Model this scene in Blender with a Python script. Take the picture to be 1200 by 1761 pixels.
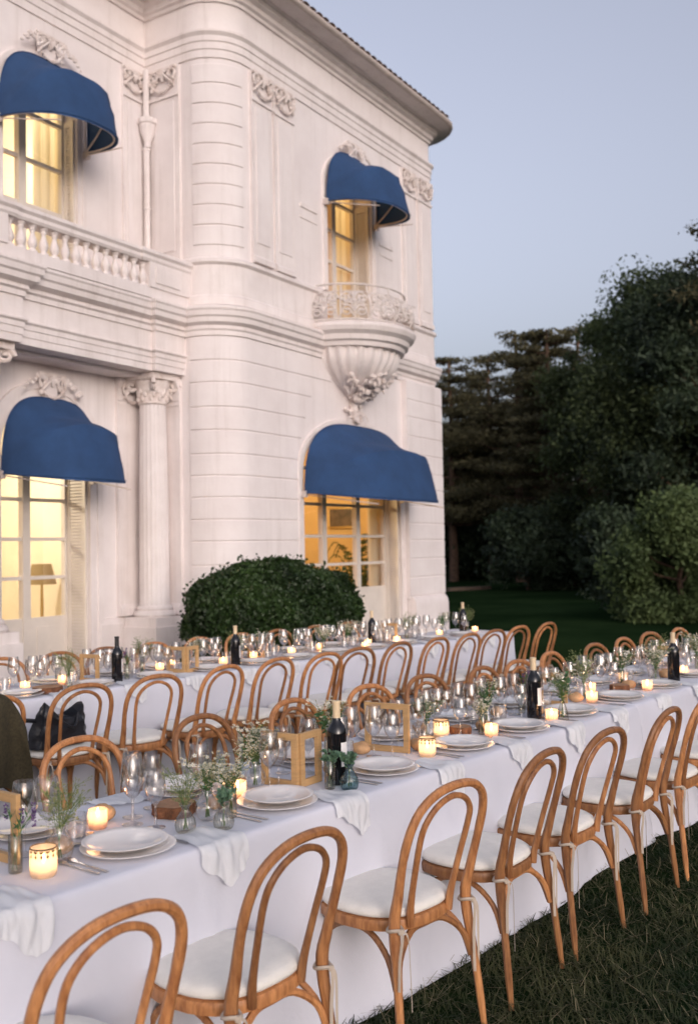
import bpy, math, random
import numpy as np
from mathutils import Vector, Matrix, noise
for o in list(bpy.data.objects): bpy.data.objects.remove(o)
SC = bpy.context.scene
COL = SC.collection
PI = math.pi
R_ = math.radians
random.seed(7); RNG = np.random.default_rng(7)

# ------------------------------------------------------------------ camera
# world: X along the villa front (receding), Y into the villa, Z up; camera stands over the origin
FPX = 1712.0; CAMZ = 1.65
ANG = math.atan((1670-600)/FPX)                 # villa front against the view direction
PITCH = math.atan((943-880.5)/FPX); ROLL = .018
Rv = Vector((math.sin(ANG), -math.cos(ANG), 0)); Fv0 = Vector((math.cos(ANG), math.sin(ANG), 0))
Fv = Fv0*math.cos(PITCH)+Vector((0, 0, 1))*math.sin(PITCH)
Up = Vector((0, 0, 1))*math.cos(PITCH)-Fv0*math.sin(PITCH)
rr = Rv*math.cos(ROLL)-Up*math.sin(ROLL); uu = Rv*math.sin(ROLL)+Up*math.cos(ROLL)
cd = bpy.data.cameras.new('camera'); cam = bpy.data.objects.new('camera', cd); COL.objects.link(cam)
cam.matrix_world = Matrix(((rr.x, uu.x, -Fv.x, 0), (rr.y, uu.y, -Fv.y, 0), (rr.z, uu.z, -Fv.z, CAMZ), (0, 0, 0, 1)))
cd.sensor_fit = 'VERTICAL'; cd.sensor_height = 36; cd.lens = 35; cd.clip_start = .05; cd.clip_end = 2000
cd.dof.use_dof = True; cd.dof.focus_distance = 4.0; cd.dof.aperture_fstop = 3.0
SC.camera = cam
# ------------------------------------------------------------------ sky, sun, exposure
SUN_EL = R_(8); SUN_AZ = R_(234)               # azimuth of the sun measured from +X towards +Y
wd = bpy.data.worlds.new('World'); SC.world = wd; wd.use_nodes = True
wn = wd.node_tree.nodes; wl = wd.node_tree.links
sky = wn.new('ShaderNodeTexSky'); sky.sky_type = 'NISHITA'; sky.sun_disc = False
sky.sun_elevation = SUN_EL; sky.sun_rotation = PI/2-SUN_AZ
sky.air_density = 1.0; sky.dust_density = 8.0; sky.ozone_density = 3.0; sky.altitude = 50
hs = wn.new('ShaderNodeHueSaturation'); hs.inputs['Saturation'].default_value = .41
tn = wn.new('ShaderNodeMixRGB'); tn.blend_type = 'MULTIPLY'; tn.inputs[0].default_value = 1; tn.inputs[2].default_value = (1.06, 1.0, 1.04, 1)   # pink of dusk over the whole sky
wl.new(sky.outputs[0], hs.inputs['Color']); wl.new(hs.outputs[0], tn.inputs[1]); wl.new(tn.outputs[0], wn['Background'].inputs[0])
wn['Background'].inputs[1].default_value = .15
sd = bpy.data.lights.new('sun', 'SUN'); sun = bpy.data.objects.new('sun', sd); COL.objects.link(sun)
sd.energy = .13; sd.angle = R_(60); sd.color = (1, .82, .76)
sdir = Vector((math.cos(SUN_EL)*math.cos(SUN_AZ), math.cos(SUN_EL)*math.sin(SUN_AZ), math.sin(SUN_EL)))
sun.rotation_euler = sdir.to_track_quat('Z', 'Y').to_euler(); sun.location = (0, -6, 30)
SC.view_settings.view_transform = 'Standard'; SC.view_settings.look = 'None'
SC.view_settings.exposure = 1.38; SC.view_settings.gamma = 1
SC.render.engine = 'CYCLES'
SC.cycles.max_bounces = 8; SC.cycles.transparent_max_bounces = 24
SC.cycles.caustics_reflective = False; SC.cycles.caustics_refractive = False

# ------------------------------------------------------------------ materials
M = {}
def mat(name, col, rough=.6, metal=0, var=0, scale=8, bump=0, bscale=60, rnd=0, sheen=0, spec=.5, trans=0, hue2=None, ncoord='Object', stretch=None, detail=6, streak=0):
    m = bpy.data.materials.new(name); m.use_nodes = True
    n = m.node_tree.nodes; l = m.node_tree.links; b = n['Principled BSDF']
    b.inputs['Base Color'].default_value = (*col, 1); b.inputs['Roughness'].default_value = rough
    b.inputs['Metallic'].default_value = metal; b.inputs['Specular IOR Level'].default_value = spec
    if sheen: b.inputs['Sheen Weight'].default_value = sheen
    tc = n.new('ShaderNodeTexCoord'); src = tc.outputs[ncoord]
    if stretch:
        mp = n.new('ShaderNodeMapping'); mp.inputs['Scale'].default_value = stretch; l.new(src, mp.inputs[0]); src = mp.outputs[0]
    out = None
    if var or hue2:
        nz = n.new('ShaderNodeTexNoise'); nz.inputs['Scale'].default_value = scale; nz.inputs['Detail'].default_value = detail
        nz.inputs['Roughness'].default_value = .65
        l.new(src, nz.inputs['Vector'])
        cr = n.new('ShaderNodeValToRGB'); cr.color_ramp.elements[0].position = .32; cr.color_ramp.elements[1].position = .68
        c2 = hue2 or [min(1, c*(1+var)) for c in col]; c1 = [c*(1-var) for c in col]
        cr.color_ramp.elements[0].color = (*c1, 1); cr.color_ramp.elements[1].color = (*c2, 1)
        l.new(nz.outputs['Fac'], cr.inputs[0]); out = cr.outputs[0]
    if streak:
        m2 = n.new('ShaderNodeMapping'); m2.inputs['Scale'].default_value = (2.6, 2.6, .16); l.new(tc.outputs[ncoord], m2.inputs[0])
        n2 = n.new('ShaderNodeTexNoise'); n2.inputs['Scale'].default_value = 2.2; n2.inputs['Detail'].default_value = 8; n2.inputs['Roughness'].default_value = .7; l.new(m2.outputs[0], n2.inputs['Vector'])
        r2 = n.new('ShaderNodeValToRGB'); r2.color_ramp.elements[0].position = .52; r2.color_ramp.elements[1].position = .80; l.new(n2.outputs['Fac'], r2.inputs[0])
        mu = n.new('ShaderNodeMath'); mu.operation = 'MULTIPLY'; mu.inputs[1].default_value = streak; l.new(r2.outputs[0], mu.inputs[0])
        mx2 = n.new('ShaderNodeMixRGB'); mx2.inputs[2].default_value = (.36, .29, .24, 1); l.new(mu.outputs[0], mx2.inputs[0]); l.new(out, mx2.inputs[1]); out = mx2.outputs[0]
    if rnd:
        oi = n.new('ShaderNodeObjectInfo'); hv = n.new('ShaderNodeHueSaturation')
        mr = n.new('ShaderNodeMapRange'); mr.inputs[3].default_value = 1-rnd; mr.inputs[4].default_value = 1+rnd
        l.new(oi.outputs['Random'], mr.inputs[0]); l.new(mr.outputs[0], hv.inputs['Value'])
        if out: l.new(out, hv.inputs['Color'])
        else: hv.inputs['Color'].default_value = (*col, 1)
        out = hv.outputs[0]
    if out: l.new(out, b.inputs['Base Color'])
    if bump:
        nb = n.new('ShaderNodeTexNoise'); nb.inputs['Scale'].default_value = bscale; nb.inputs['Detail'].default_value = 5
        l.new(src, nb.inputs['Vector'])
        bp = n.new('ShaderNodeBump'); bp.inputs['Strength'].default_value = bump; bp.inputs['Distance'].default_value = .01
        l.new(nb.outputs['Fac'], bp.inputs['Height']); l.new(bp.outputs[0], b.inputs['Normal'])
    if trans:                                           # thin stuff that lets light through
        tr = n.new('ShaderNodeBsdfTranslucent'); mx = n.new('ShaderNodeMixShader'); mx.inputs[0].default_value = trans
        if out: l.new(out, tr.inputs['Color'])
        else: tr.inputs['Color'].default_value = (*col, 1)
        l.new(b.outputs[0], mx.inputs[1]); l.new(tr.outputs[0], mx.inputs[2]); l.new(mx.outputs[0], n['Material Output'].inputs['Surface'])
    M[name] = m
    return m
def emis(name, col, st):
    m = bpy.data.materials.new(name); m.use_nodes = True; n = m.node_tree.nodes
    e = n.new('ShaderNodeEmission'); e.inputs[0].default_value = (*col, 1); e.inputs[1].default_value = st
    m.node_tree.links.new(e.outputs[0], n['Material Output'].inputs['Surface']); M[name] = m
def thin_glass(name, tint, gloss=.06, edge=.75, rough=.02, dark=None):
    # a thin clear wall: sees straight through, mirrors more towards grazing angles
    m = bpy.data.materials.new(name); m.use_nodes = True; n = m.node_tree.nodes; l = m.node_tree.links
    n.remove(n['Principled BSDF'])
    t = n.new('ShaderNodeBsdfTransparent'); g = n.new('ShaderNodeBsdfGlossy'); g.inputs['Roughness'].default_value = rough
    lw = n.new('ShaderNodeLayerWeight'); lw.inputs[0].default_value = .28
    cr = n.new('ShaderNodeMapRange'); cr.inputs[1].default_value = 0; cr.inputs[2].default_value = 1; cr.inputs[3].default_value = gloss; cr.inputs[4].default_value = edge
    l.new(lw.outputs['Facing'], cr.inputs[0])
    tc = n.new('ShaderNodeMixRGB'); tc.inputs[1].default_value = (*tint, 1)
    tc.inputs[2].default_value = (*(dark or [c*.72 for c in tint]), 1); l.new(lw.outputs['Facing'], tc.inputs[0]); l.new(tc.outputs[0], t.inputs[0])
    mx = n.new('ShaderNodeMixShader'); l.new(cr.outputs[0], mx.inputs[0]); l.new(t.outputs[0], mx.inputs[1]); l.new(g.outputs[0], mx.inputs[2])
    l.new(mx.outputs[0], n['Material Output'].inputs['Surface']); M[name] = m

mat('plaster', (.79, .72, .705), .8, var=.04, scale=1.3, bump=.12, bscale=25, hue2=(.85, .79, .775), streak=.30)
mat('plaster_trim', (.79, .715, .69), .75, var=.05, scale=2.5, bump=.15, bscale=40, hue2=(.85, .785, .765), streak=.38)
mat('plaster_carved', (.74, .62, .56), .8, var=.18, scale=9, bump=.3, bscale=45, hue2=(.85, .78, .75))
mat('roof_tile', (.46, .35, .29), .85, var=.4, scale=6, bump=.5, bscale=18)
mat('gutter_zinc', (.60, .52, .48), .6, var=.2, scale=4)
mat('iron_white', (.66, .60, .57), .5, var=.12, scale=14)
mat('joinery', (.70, .64, .58), .45, var=.06, scale=4)
mat('room_wall', (.72, .52, .26), .8, var=.05, scale=2)
mat('room_wall_pale', (.84, .77, .62), .8, var=.05, scale=2)
mat('room_floor', (.30, .19, .10), .5, var=.2, scale=5)
mat('picture', (.10, .07, .05), .5, var=.5, scale=7)
mat('shade', (.32, .24, .13), .8, trans=.3)
mat('brass', (.45, .33, .15), .35, metal=1)
mat('awning_blue', (.021, .060, .155), .9, var=.16, scale=3, bump=.2, bscale=120, trans=.03)
mat('chair_wood', (.33, .125, .046), .46, var=.30, scale=7, hue2=(.53, .245, .095), rnd=.34, bump=.06, bscale=80, stretch=(7, 7, 1.2))
mat('cushion', (.80, .77, .71), .95, var=.05, scale=20, bump=.25, bscale=220, sheen=.2)
mat('ribbon', (.50, .42, .34), .9)
mat('cloth', (.66, .67, .745), .9, var=.025, scale=3, bump=.55, bscale=9, sheen=.1, detail=3)
mat('napkin', (.84, .85, .87), .9, bump=.15, bscale=120, trans=.25)
mat('ceramic', (.86, .83, .81), .12)
mat('silver', (.72, .70, .68), .2, metal=1)
mat('bottle_dark', (.008, .008, .010), .06, spec=.6)
mat('foil_cream', (.72, .56, .36), .4)
mat('foil_black', (.015, .015, .017), .35)
mat('paper', (.78, .76, .75), .7, var=.04, scale=20)
mat('frame_wood', (.52, .32, .145), .55, var=.18, scale=6, bump=.1, bscale=60, stretch=(1, 1, 8), rnd=.1)
mat('slice_top', (.40, .22, .12), .7, var=.25, scale=20)
mat('bark', (.17, .07, .032), .9, var=.5, scale=40, bump=.9, bscale=70)
mat('bread', (.55, .33, .17), .75, var=.25, scale=14, bump=.4, bscale=30)
mat('wax', (.9, .82, .68), .5, trans=.4)
emis('flame', (1, .66, .28), 16)
mat('stem', (.10, .16, .045), .6, var=.3, scale=30)
mat('leaf_green', (.075, .17, .065), .6, var=.4, scale=30, trans=.3)
mat('leaf_gray', (.14, .25, .16), .6, var=.3, scale=30, trans=.3)
mat('petal_white', (.80, .78, .68), .7, trans=.3)
mat('petal_yellow', (.62, .44, .10), .7, trans=.3)
mat('petal_purple', (.14, .075, .22), .7, trans=.2)
mat('umbel', (.34, .36, .16), .7, var=.3, scale=60, trans=.3)
mat('leather', (.012, .013, .017), .38, bump=.3, bscale=60)
mat('coat', (.045, .036, .018), .95, var=.35, scale=60, bump=.5, bscale=180)
thin_glass('glass', (1, .998, .995), .085, .7, dark=(.93, .92, .915))
thin_glass('glass_teal', (.58, .74, .74), .06, .5, dark=(.10, .24, .28))
thin_glass('glass_ribbed', (.93, .93, .89), .07, .6, dark=(.58, .58, .52))
thin_glass('window_glass', (.97, .97, .96), .04, .5)
# frosted votive glass, lit from inside by its flame
def frosted(name, tint):
    m = bpy.data.materials.new(name); m.use_nodes = True; n = m.node_tree.nodes; l = m.node_tree.links
    b = n['Principled BSDF']; b.inputs['Base Color'].default_value = (*tint, 1); b.inputs['Roughness'].default_value = .25
    t = n.new('ShaderNodeBsdfTranslucent'); t.inputs[0].default_value = (*tint, 1)
    tr = n.new('ShaderNodeBsdfTransparent'); tr.inputs[0].default_value = (1, .9, .8, 1)
    m1 = n.new('ShaderNodeMixShader'); m1.inputs[0].default_value = .7; l.new(b.outputs[0], m1.inputs[1]); l.new(t.outputs[0], m1.inputs[2])
    m2 = n.new('ShaderNodeMixShader'); m2.inputs[0].default_value = .45; l.new(m1.outputs[0], m2.inputs[1]); l.new(tr.outputs[0], m2.inputs[2])
    l.new(m2.outputs[0], n['Material Output'].inputs['Surface']); M[name] = m
frosted('votive', (.95, .80, .70)); frosted('votive_cream', (.95, .90, .80))
mat('votive_rim', (.10, .06, .03), .4)
# foliage
mat('needles', (.085, .085, .036), .8, var=.5, scale=.7, hue2=(.19, .165, .08), trans=.35)
mat('leaves_dark', (.044, .072, .026), .7, var=.45, scale=.5, hue2=(.10, .13, .045), trans=.35)
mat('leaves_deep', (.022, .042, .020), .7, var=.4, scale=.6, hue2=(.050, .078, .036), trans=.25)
mat('leaves_light', (.075, .12, .038), .7, var=.3, scale=.8, hue2=(.13, .18, .062), trans=.35)
mat('box_leaves', (.012, .034, .009), .55, var=.55, scale=2.2, hue2=(.042, .085, .020), trans=.2, detail=9)
mat('trunk', (.11, .065, .042), .9, var=.4, scale=5, bump=.8, bscale=14)
mat('stone_grey', (.12, .085, .06), .85, var=.3, scale=5, bump=.4)
mat('grass', (.018, .044, .015), .7, var=.45, scale=1.8, hue2=(.10, .105, .046), trans=.25, detail=12, spec=.3)
mat('straw', (.24, .205, .12), .8, var=.4, scale=9, trans=.2)
mat('lawn', (.011, .027, .010), 1, var=.4, scale=.35, hue2=(.020, .038, .014), bump=.8, bscale=40, detail=12, spec=0)

# ------------------------------------------------------------------ mesh helpers
class MB:
    def __init__(self): self.v = []; self.f = []
    def add(self, vs, fs):
        o = len(self.v); self.v += [tuple(p) for p in vs]; self.f += [tuple(i+o for i in q) for q in fs]; return self
    def box(self, x0, x1, y0, y1, z0, z1):
        return self.add([(x0, y0, z0), (x1, y0, z0), (x1, y1, z0), (x0, y1, z0), (x0, y0, z1), (x1, y0, z1), (x1, y1, z1), (x0, y1, z1)],
                        [(0, 3, 2, 1), (4, 5, 6, 7), (0, 1, 5, 4), (1, 2, 6, 5), (2, 3, 7, 6), (3, 0, 4, 7)])
    def lathe(self, prof, n=20, c=(0, 0, 0), rib=0, nrib=0, sx=1, sy=1, a0=0, a1=2*PI):
        full = abs(a1-a0-2*PI) < 1e-6; m = n if full else n+1; vs = []; fs = []
        for r, z in prof:
            for i in range(m):
                a = a0+(a1-a0)*i/n; q = r*(1+(rib*math.cos(nrib*a) if rib else 0))
                vs.append((c[0]+q*math.cos(a)*sx, c[1]+q*math.sin(a)*sy, c[2]+z))
        for k in range(len(prof)-1):
            for i in range(n):
                j = (i+1) % m; fs.append((k*m+i, k*m+j, (k+1)*m+j, (k+1)*m+i))
        return self.add(vs, fs)
    def tube(self, path, rad, n=8, closed=False, caps=True, flat=1.0, up=None):
        P = [Vector(p) for p in path]; N = len(P); rs = rad if hasattr(rad, '__len__') else [rad]*N
        vs = []; fs = []; ref = Vector(up) if up else None
        T0 = (P[1]-P[0]).normalized(); nrm = ref or T0.orthogonal().normalized()
        for i in range(N):
            a = P[(i-1) % N] if (closed or i > 0) else P[i]; b = P[(i+1) % N] if (closed or i < N-1) else P[i]
            T = (b-a).normalized(); nrm = (ref if ref else nrm); nrm = (nrm-T*nrm.dot(T))
            nrm = nrm.normalized() if nrm.length > 1e-6 else T.orthogonal().normalized()
            bi = T.cross(nrm)
            for k in range(n):
                q = 2*PI*k/n; vs.append(P[i]+nrm*(rs[i]*math.cos(q))+bi*(rs[i]*flat*math.sin(q)))
        for i in range(N if closed else N-1):
            for k in range(n):
                i2 = (i+1) % N; k2 = (k+1) % n; fs.append((i*n+k, i*n+k2, i2*n+k2, i2*n+k))
        if caps and not closed:
            fs.append(tuple(reversed(range(n)))); fs.append(tuple((N-1)*n+k for k in range(n)))
        return self.add(vs, fs)
    def ball(self, c, r, n=8, m=5, s=(1, 1, 1)):
        vs = [(c[0], c[1], c[2]+r*s[2])]; fs = []
        for i in range(1, m):
            p = PI*i/m
            for k in range(n): a = 2*PI*k/n; vs.append((c[0]+r*s[0]*math.sin(p)*math.cos(a), c[1]+r*s[1]*math.sin(p)*math.sin(a), c[2]+r*s[2]*math.cos(p)))
        vs.append((c[0], c[1], c[2]-r*s[2])); L = len(vs)-1
        for k in range(n): fs.append((0, 1+k, 1+(k+1) % n)); fs.append((L, L-n+(k+1) % n, L-n+k))
        for i in range(m-2):
            for k in range(n): a = 1+i*n; fs.append((a+k, a+n+k, a+n+(k+1) % n, a+(k+1) % n))
        return self.add(vs, fs)
    def sweep(self, prof, path, closed_prof=True, caps=True):
        # prof: (outward offset, z); path: plan polyline walked with the villa on its left
        n = len(path); P = [Vector((p[0], p[1])) for p in path]; vs = []; fs = []; k = len(prof)
        for i in range(n):
            d1 = (P[i]-P[i-1]).normalized() if i else None; d2 = (P[i+1]-P[i]).normalized() if i < n-1 else None
            d1 = d1 or d2; d2 = d2 or d1
            n1 = Vector((d1.y, -d1.x)); n2 = Vector((d2.y, -d2.x)); m = (n1+n2); m = m.normalized(); m = m/max(.3, m.dot(n1))
            for o, z in prof: q = P[i]+m*o; vs.append((q.x, q.y, z))
        for i in range(n-1):
            for j in range(k if closed_prof else k-1):
                j2 = (j+1) % k; fs.append((i*k+j, (i+1)*k+j, (i+1)*k+j2, i*k+j2))
        if caps and closed_prof: fs.append(tuple(range(k))); fs.append(tuple(reversed([(n-1)*k+j for j in range(k)])))
        return self.add(vs, fs)
    def xform(self, mtx):
        self.v = [tuple(mtx @ Vector(p)) for p in self.v]; return self
    def mesh(self, name, m, smooth=False, ang=None):
        me = bpy.data.meshes.new(name); me.from_pydata(self.v, [], self.f); me.update()
        if m: me.materials.append(M[m])
        if smooth:
            me.polygons.foreach_set('use_smooth', [True]*len(me.polygons))
            if ang:
                try: me.set_sharp_from_angle(angle=R_(ang))
                except Exception: pass
        return me
    def build(self, name, m, parent=None, org=(0, 0, 0), smooth=False, ang=40, loc=None, rz=0):
        if any(org): self.v = [(p[0]-org[0], p[1]-org[1], p[2]-org[2]) for p in self.v]
        return link(name, self.mesh(name, m, smooth, ang), parent, loc, rz)
def link(name, data, parent=None, loc=None, rz=0):
    o = bpy.data.objects.new(name, data); COL.objects.link(o)
    if parent: o.parent = parent
    if loc is not None: o.location = loc
    if rz: o.rotation_euler.z = rz
    return o
def tag(o, label=None, cat=None, group=None, kind=None):
    if label: o['label'] = label
    if cat: o['category'] = cat
    if group: o['group'] = group
    if kind: o['kind'] = kind
    return o
def thing(name, label, cat, loc=(0, 0, 0), rz=0, group=None):
    return tag(link(name, None, None, loc, rz), label, cat, group)
def copy_tree(o, parent=None):
    c = o.copy(); COL.objects.link(c); c.parent = parent
    for ch in list(o.children): copy_tree(ch, c)
    return c
def crom(pts, sub=5):
    P = [Vector(p) for p in pts]; out = []
    for i in range(len(P)-1):
        a = P[max(0, i-1)]; b = P[i]; c = P[i+1]; d = P[min(len(P)-1, i+2)]
        for k in range(sub):
            t = k/sub; out.append(.5*((2*b)+(c-a)*t+(2*a-5*b+4*c-d)*t*t+(-a+3*b-3*c+d)*t**3))
    out.append(P[-1]); return out
def quads(name, V, F4, m, parent=None, loc=None, smooth=False):
    # V (n,3) and F4 (m,4) arrays -> one mesh
    me = bpy.data.meshes.new(name); nv = len(V); nf = len(F4)
    me.vertices.add(nv); me.vertices.foreach_set('co', np.ascontiguousarray(V, dtype=np.float32).ravel())
    me.loops.add(nf*4); me.loops.foreach_set('vertex_index', np.ascontiguousarray(F4, dtype=np.int32).ravel())
    me.polygons.add(nf); me.polygons.foreach_set('loop_start', np.arange(0, nf*4, 4, dtype=np.int32))
    me.update(calc_edges=True); me.materials.append(M[m])
    return link(name, me, parent, loc)
def leaf_cloud(P, size, rng, aspect=.55, flat=0.0, up=None):
    # a leaf-sized rhomb at each point, freely turned
    n = len(P); a = rng.normal(size=(n, 3)); a[:, 2] *= (1-flat); a /= np.linalg.norm(a, axis=1)[:, None]+1e-9
    b = rng.normal(size=(n, 3)); b[:, 2] *= (1-flat*.8); b -= a*(a*b).sum(1)[:, None]; b /= np.linalg.norm(b, axis=1)[:, None]+1e-9
    s = size*rng.uniform(.6, 1.35, n)[:, None]
    V = np.stack([P-a*s, P+b*s*aspect, P+a*s, P-b*s*aspect], 1).reshape(-1, 3)
    return V, np.arange(4*n).reshape(-1, 4)

# ------------------------------------------------------------------ ground
def setting(o): return tag(o, kind='structure')
gb = MB(); G = 900
gb.add([(-G, -G, 0), (G, -G, 0), (G, G, 0), (-G, G, 0)], [(0, 1, 2, 3)])
setting(gb.build('ground', 'lawn'))

# ------------------------------------------------------------------ the villa
VO = (10.4, 8.0, 0.0)
villa = thing('villa', 'pale stucco villa with rounded corner bay, columns, balustrade and tiled eaves', 'building', VO)
def part(mb, name, m, parent=None, smooth=False, ang=35): return mb.build(name, m, parent or villa, VO, smooth, ang)
XL, XR = 5.2, 15.78
YR = 9.3                                         # recessed wall between the bays
def arc(n=14, r=.55): return [(10.4-r*math.cos(a), 8+r-r*math.sin(a)) for a in [PI/2*i/n for i in range(n+1)]]
def corner(x, r=.12): return [(x-r+r*math.sin(a), 8+r-r*math.cos(a)) for a in [PI/2*i/6 for i in range(7)]]
BAY = [(9.85, YR)]+arc()+corner(XR)+[(XR, 14.0)]
ROUND = [(XL, YR)]+BAY
def arched(mb, x0, x1, z0, z1, y, a, b, oz0, sp, rise, depth, n=18, back=True):
    # wall face at y with an arched hole a..b; springing at sp; reveal going in by depth
    c = (a+b)/2; h = (b-a)/2
    arcp = [(c-h*math.cos(PI*i/n), sp+rise*math.sin(PI*i/n)) for i in range(n+1)]
    mb.add([(x0, y, z0), (a, y, z0), (a, y, z1), (x0, y, z1)], [(0, 1, 2, 3)])
    mb.add([(b, y, z0), (x1, y, z0), (x1, y, z1), (b, y, z1)], [(0, 1, 2, 3)])
    if oz0 > z0: mb.add([(a, y, z0), (b, y, z0), (b, y, oz0), (a, y, oz0)], [(0, 1, 2, 3)])
    vs = []; fs = []
    for i, (px, pz) in enumerate(arcp): vs += [(px, y, pz), (px, y, z1)]
    for i in range(n): fs.append((2*i, 2*i+2, 2*i+3, 2*i+1))
    mb.add(vs, fs)
    pl = [(a, oz0)]+arcp+[(b, oz0)]; vs = []; fs = []
    for px, pz in pl: vs += [(px, y, pz), (px, y+depth, pz)]
    for i in range(len(pl)-1): fs.append((2*i, 2*i+1, 2*i+3, 2*i+2))
    mb.add(vs, fs)
    mb.add([(a, y, oz0), (b, y, oz0), (b, y+depth, oz0), (a, y+depth, oz0)], [(0, 1, 2, 3)])
    return arcp
CXR = 12.97; LA, LB = 11.58, 14.38; UA, UB = 12.31, 13.61
CXL = 8.10; LLA, LLB = 7.44, 8.78; ULA, ULB = 7.50, 8.62
# walls: front of the corner bay
w = MB(); arched(w, 10.4, XR-.12, 0, 4.5, 8.0, LA, LB, .10, 2.78, .72, .34)
arched(w, 10.4, XR-.12, 4.5, 9.1, 8.0, UA, UB, 5.02, 7.15, .42, .36)
w.sweep([(0, 0), (0, 9.1)], [(9.85, YR)]+arc(), closed_prof=False, caps=False)
w.sweep([(0, 0), (0, 9.1)], corner(XR)+[(XR, 14)], closed_prof=False, caps=False)
wall_bay = part(w, 'wall', 'plaster', smooth=True, ang=25)
w = MB(); arched(w, XL, 9.85, 0, 4.5, YR, LLA, LLB, .10, 2.86, .64, .45)
arched(w, XL, 9.85, 4.5, 9.1, YR, ULA, ULB, 4.9, 7.1, .42, .27)
wall_rec = part(w, 'wall', 'plaster', smooth=True, ang=25)
# rusticated courses of the lower storey, each a band of its own, joints left open between them
joints = [.84, 1.15, 1.46, 1.77, 2.05, 2.34, 2.62, 2.90, 3.21, 3.51, 3.83, 4.12, 4.44]
JW = .007
A_ = arc()
def band(path, z0, z1, d=.015, e=.007):
    mb = MB(); mb.sweep([(0, z0), (d-e, z0), (d, z0+e), (d, z1-e), (d-e, z1), (0, z1)], path); return mb
for i in range(len(joints)-1):
    z0, z1 = joints[i]+JW, joints[i+1]-JW
    xe = {8: 11.55, 9: 11.66, 10: 11.82, 11: 12.35}.get(i, 11.46)
    xs = 14.503
    part(band([A_[0]]+A_[1:]+[(xe, 8.0)], z0, z1), 'stone_course', 'plaster', wall_bay, True, 20)
    q = MB(); q.sweep([(.092, z0), (.099, z0), (.106, z0+.007), (.106, z1-.007), (.099, z1), (.092, z1)], [(xs, 8.0)]+corner(XR, .02)+[(XR, 10.5)]); part(q, 'stone_course', 'plaster', wall_bay, True, 20)
q = MB(); q.sweep([(0, .80), (.092, .80), (.092, 4.45), (0, 4.45)], [(14.5, 8.0)]+corner(XR, .02)+[(XR, 10.5)]); part(q, 'corner_strip', 'plaster')
# upper storey: the courses on the rounded corner only
zz = 5.62
A2 = arc(20)[2:-2]
while zz < 8.0:
    part(band(A2, zz+.009, min(zz+.268, 8.03)-.009, .016, .007), 'stone_course', 'plaster', wall_bay, True, 20); zz += .268
# plinth
pl = MB(); pp = [(0, 0), (.10, 0), (.10, .70), (.085, .76), (.05, .81), (.02, .835), (0, .835)]
pl.sweep(pp, [(9.85, 9.0)]+arc()+[(LA-.14, 8.0)])
part(pl, 'plinth', 'plaster_trim', smooth=True)
pl = MB(); pl.sweep([(0, 0), (.19, 0), (.19, .68), (.175, .76), (.14, .81), (.10, .835), (0, .835)], [(LB+.16, 8.0)]+corner(XR)+[(XR, 12)])
part(pl, 'plinth', 'plaster_trim', smooth=True)
pl = MB(); pl.sweep([(0, 0), (.06, 0), (.06, .74), (.03, .82), (0, .83)], [(LLB+.14, YR), (9.85, YR)]); part(pl, 'plinth', 'plaster_trim')
pl = MB(); pl.sweep([(0, 0), (.06, 0), (.06, .74), (.03, .82), (0, .83)], [(XL, YR), (LLA-.14, YR)]); part(pl, 'plinth', 'plaster_trim')
# string course between the storeys
strp = [(0, 4.44), (.03, 4.44), (.03, 4.50), (.05, 4.52), (.05, 4.565), (.11, 4.60), (.12, 4.66), (.145, 4.68), (.155, 4.74), (.17, 4.76), (.17, 4.79), (.04, 4.84), (0, 4.84)]
sc = MB(); sc.sweep(strp, [(9.85, 8.75)]+arc()+corner(XR)+[(XR, 13.9)]); part(sc, 'string_course', 'plaster_trim', smooth=True, ang=20)
# dado band above it and its capping
dd = MB(); dd.sweep([(0, 4.84), (.05, 4.84), (.05, 4.95), (.03, 4.97), (.03, 5.36), (.075, 5.39), (.075, 5.43), (.02, 5.47), (0, 5.47)], [(9.85, 8.75)]+arc()+[(UA-.2, 8.0)])
part(dd, 'dado', 'plaster_trim', smooth=True, ang=20)
dd = MB(); dd.sweep([(0, 4.84), (.05, 4.84), (.05, 4.95), (.03, 4.97), (.03, 5.36), (.075, 5.39), (.075, 5.43), (.02, 5.47), (0, 5.47)], [(UB+.2, 8.0)]+corner(XR)+[(XR, 13.9)])
part(dd, 'dado', 'plaster_trim', smooth=True, ang=20)
# architrave, bed mouldings and eaves run round the whole front
ar = MB(); ar.sweep([(0, 8.10), (.02, 8.10), (.02, 8.20), (.035, 8.21), (.035, 8.30), (.05, 8.31), (.05, 8.38), (.085, 8.42), (.085, 8.45), (.02, 8.47), (0, 8.47)], ROUND)
part(ar, 'architrave', 'plaster_trim', smooth=True, ang=20)
bd = MB(); bd.sweep([(0, 8.84), (.03, 8.84), (.04, 8.88), (.08, 8.90), (.09, 8.95), (.15, 8.98), (.17, 9.03), (.22, 9.05), (0, 9.06)], ROUND)
part(bd, 'bed_moulding', 'plaster_trim', smooth=True, ang=20)
RO = [(XL, YR), (9.85, YR), (9.85, 8.62)]+arc()[1:]+corner(XR, .3)+[(XR, 14)]
ev = MB(); ev.sweep([(0, 9.055), (.42, 9.055), (.44, 9.06), (.44, 9.10), (0, 9.12)], RO); part(ev, 'eaves_soffit', 'plaster_trim', smooth=True, ang=20)
gt = MB(); gt.sweep([(.44, 9.062), (.46, 9.055), (.485, 9.065), (.50, 9.085), (.503, 9.115), (.49, 9.115), (.44, 9.108)], RO); part(gt, 'gutter', 'gutter_zinc', smooth=True)
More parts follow.
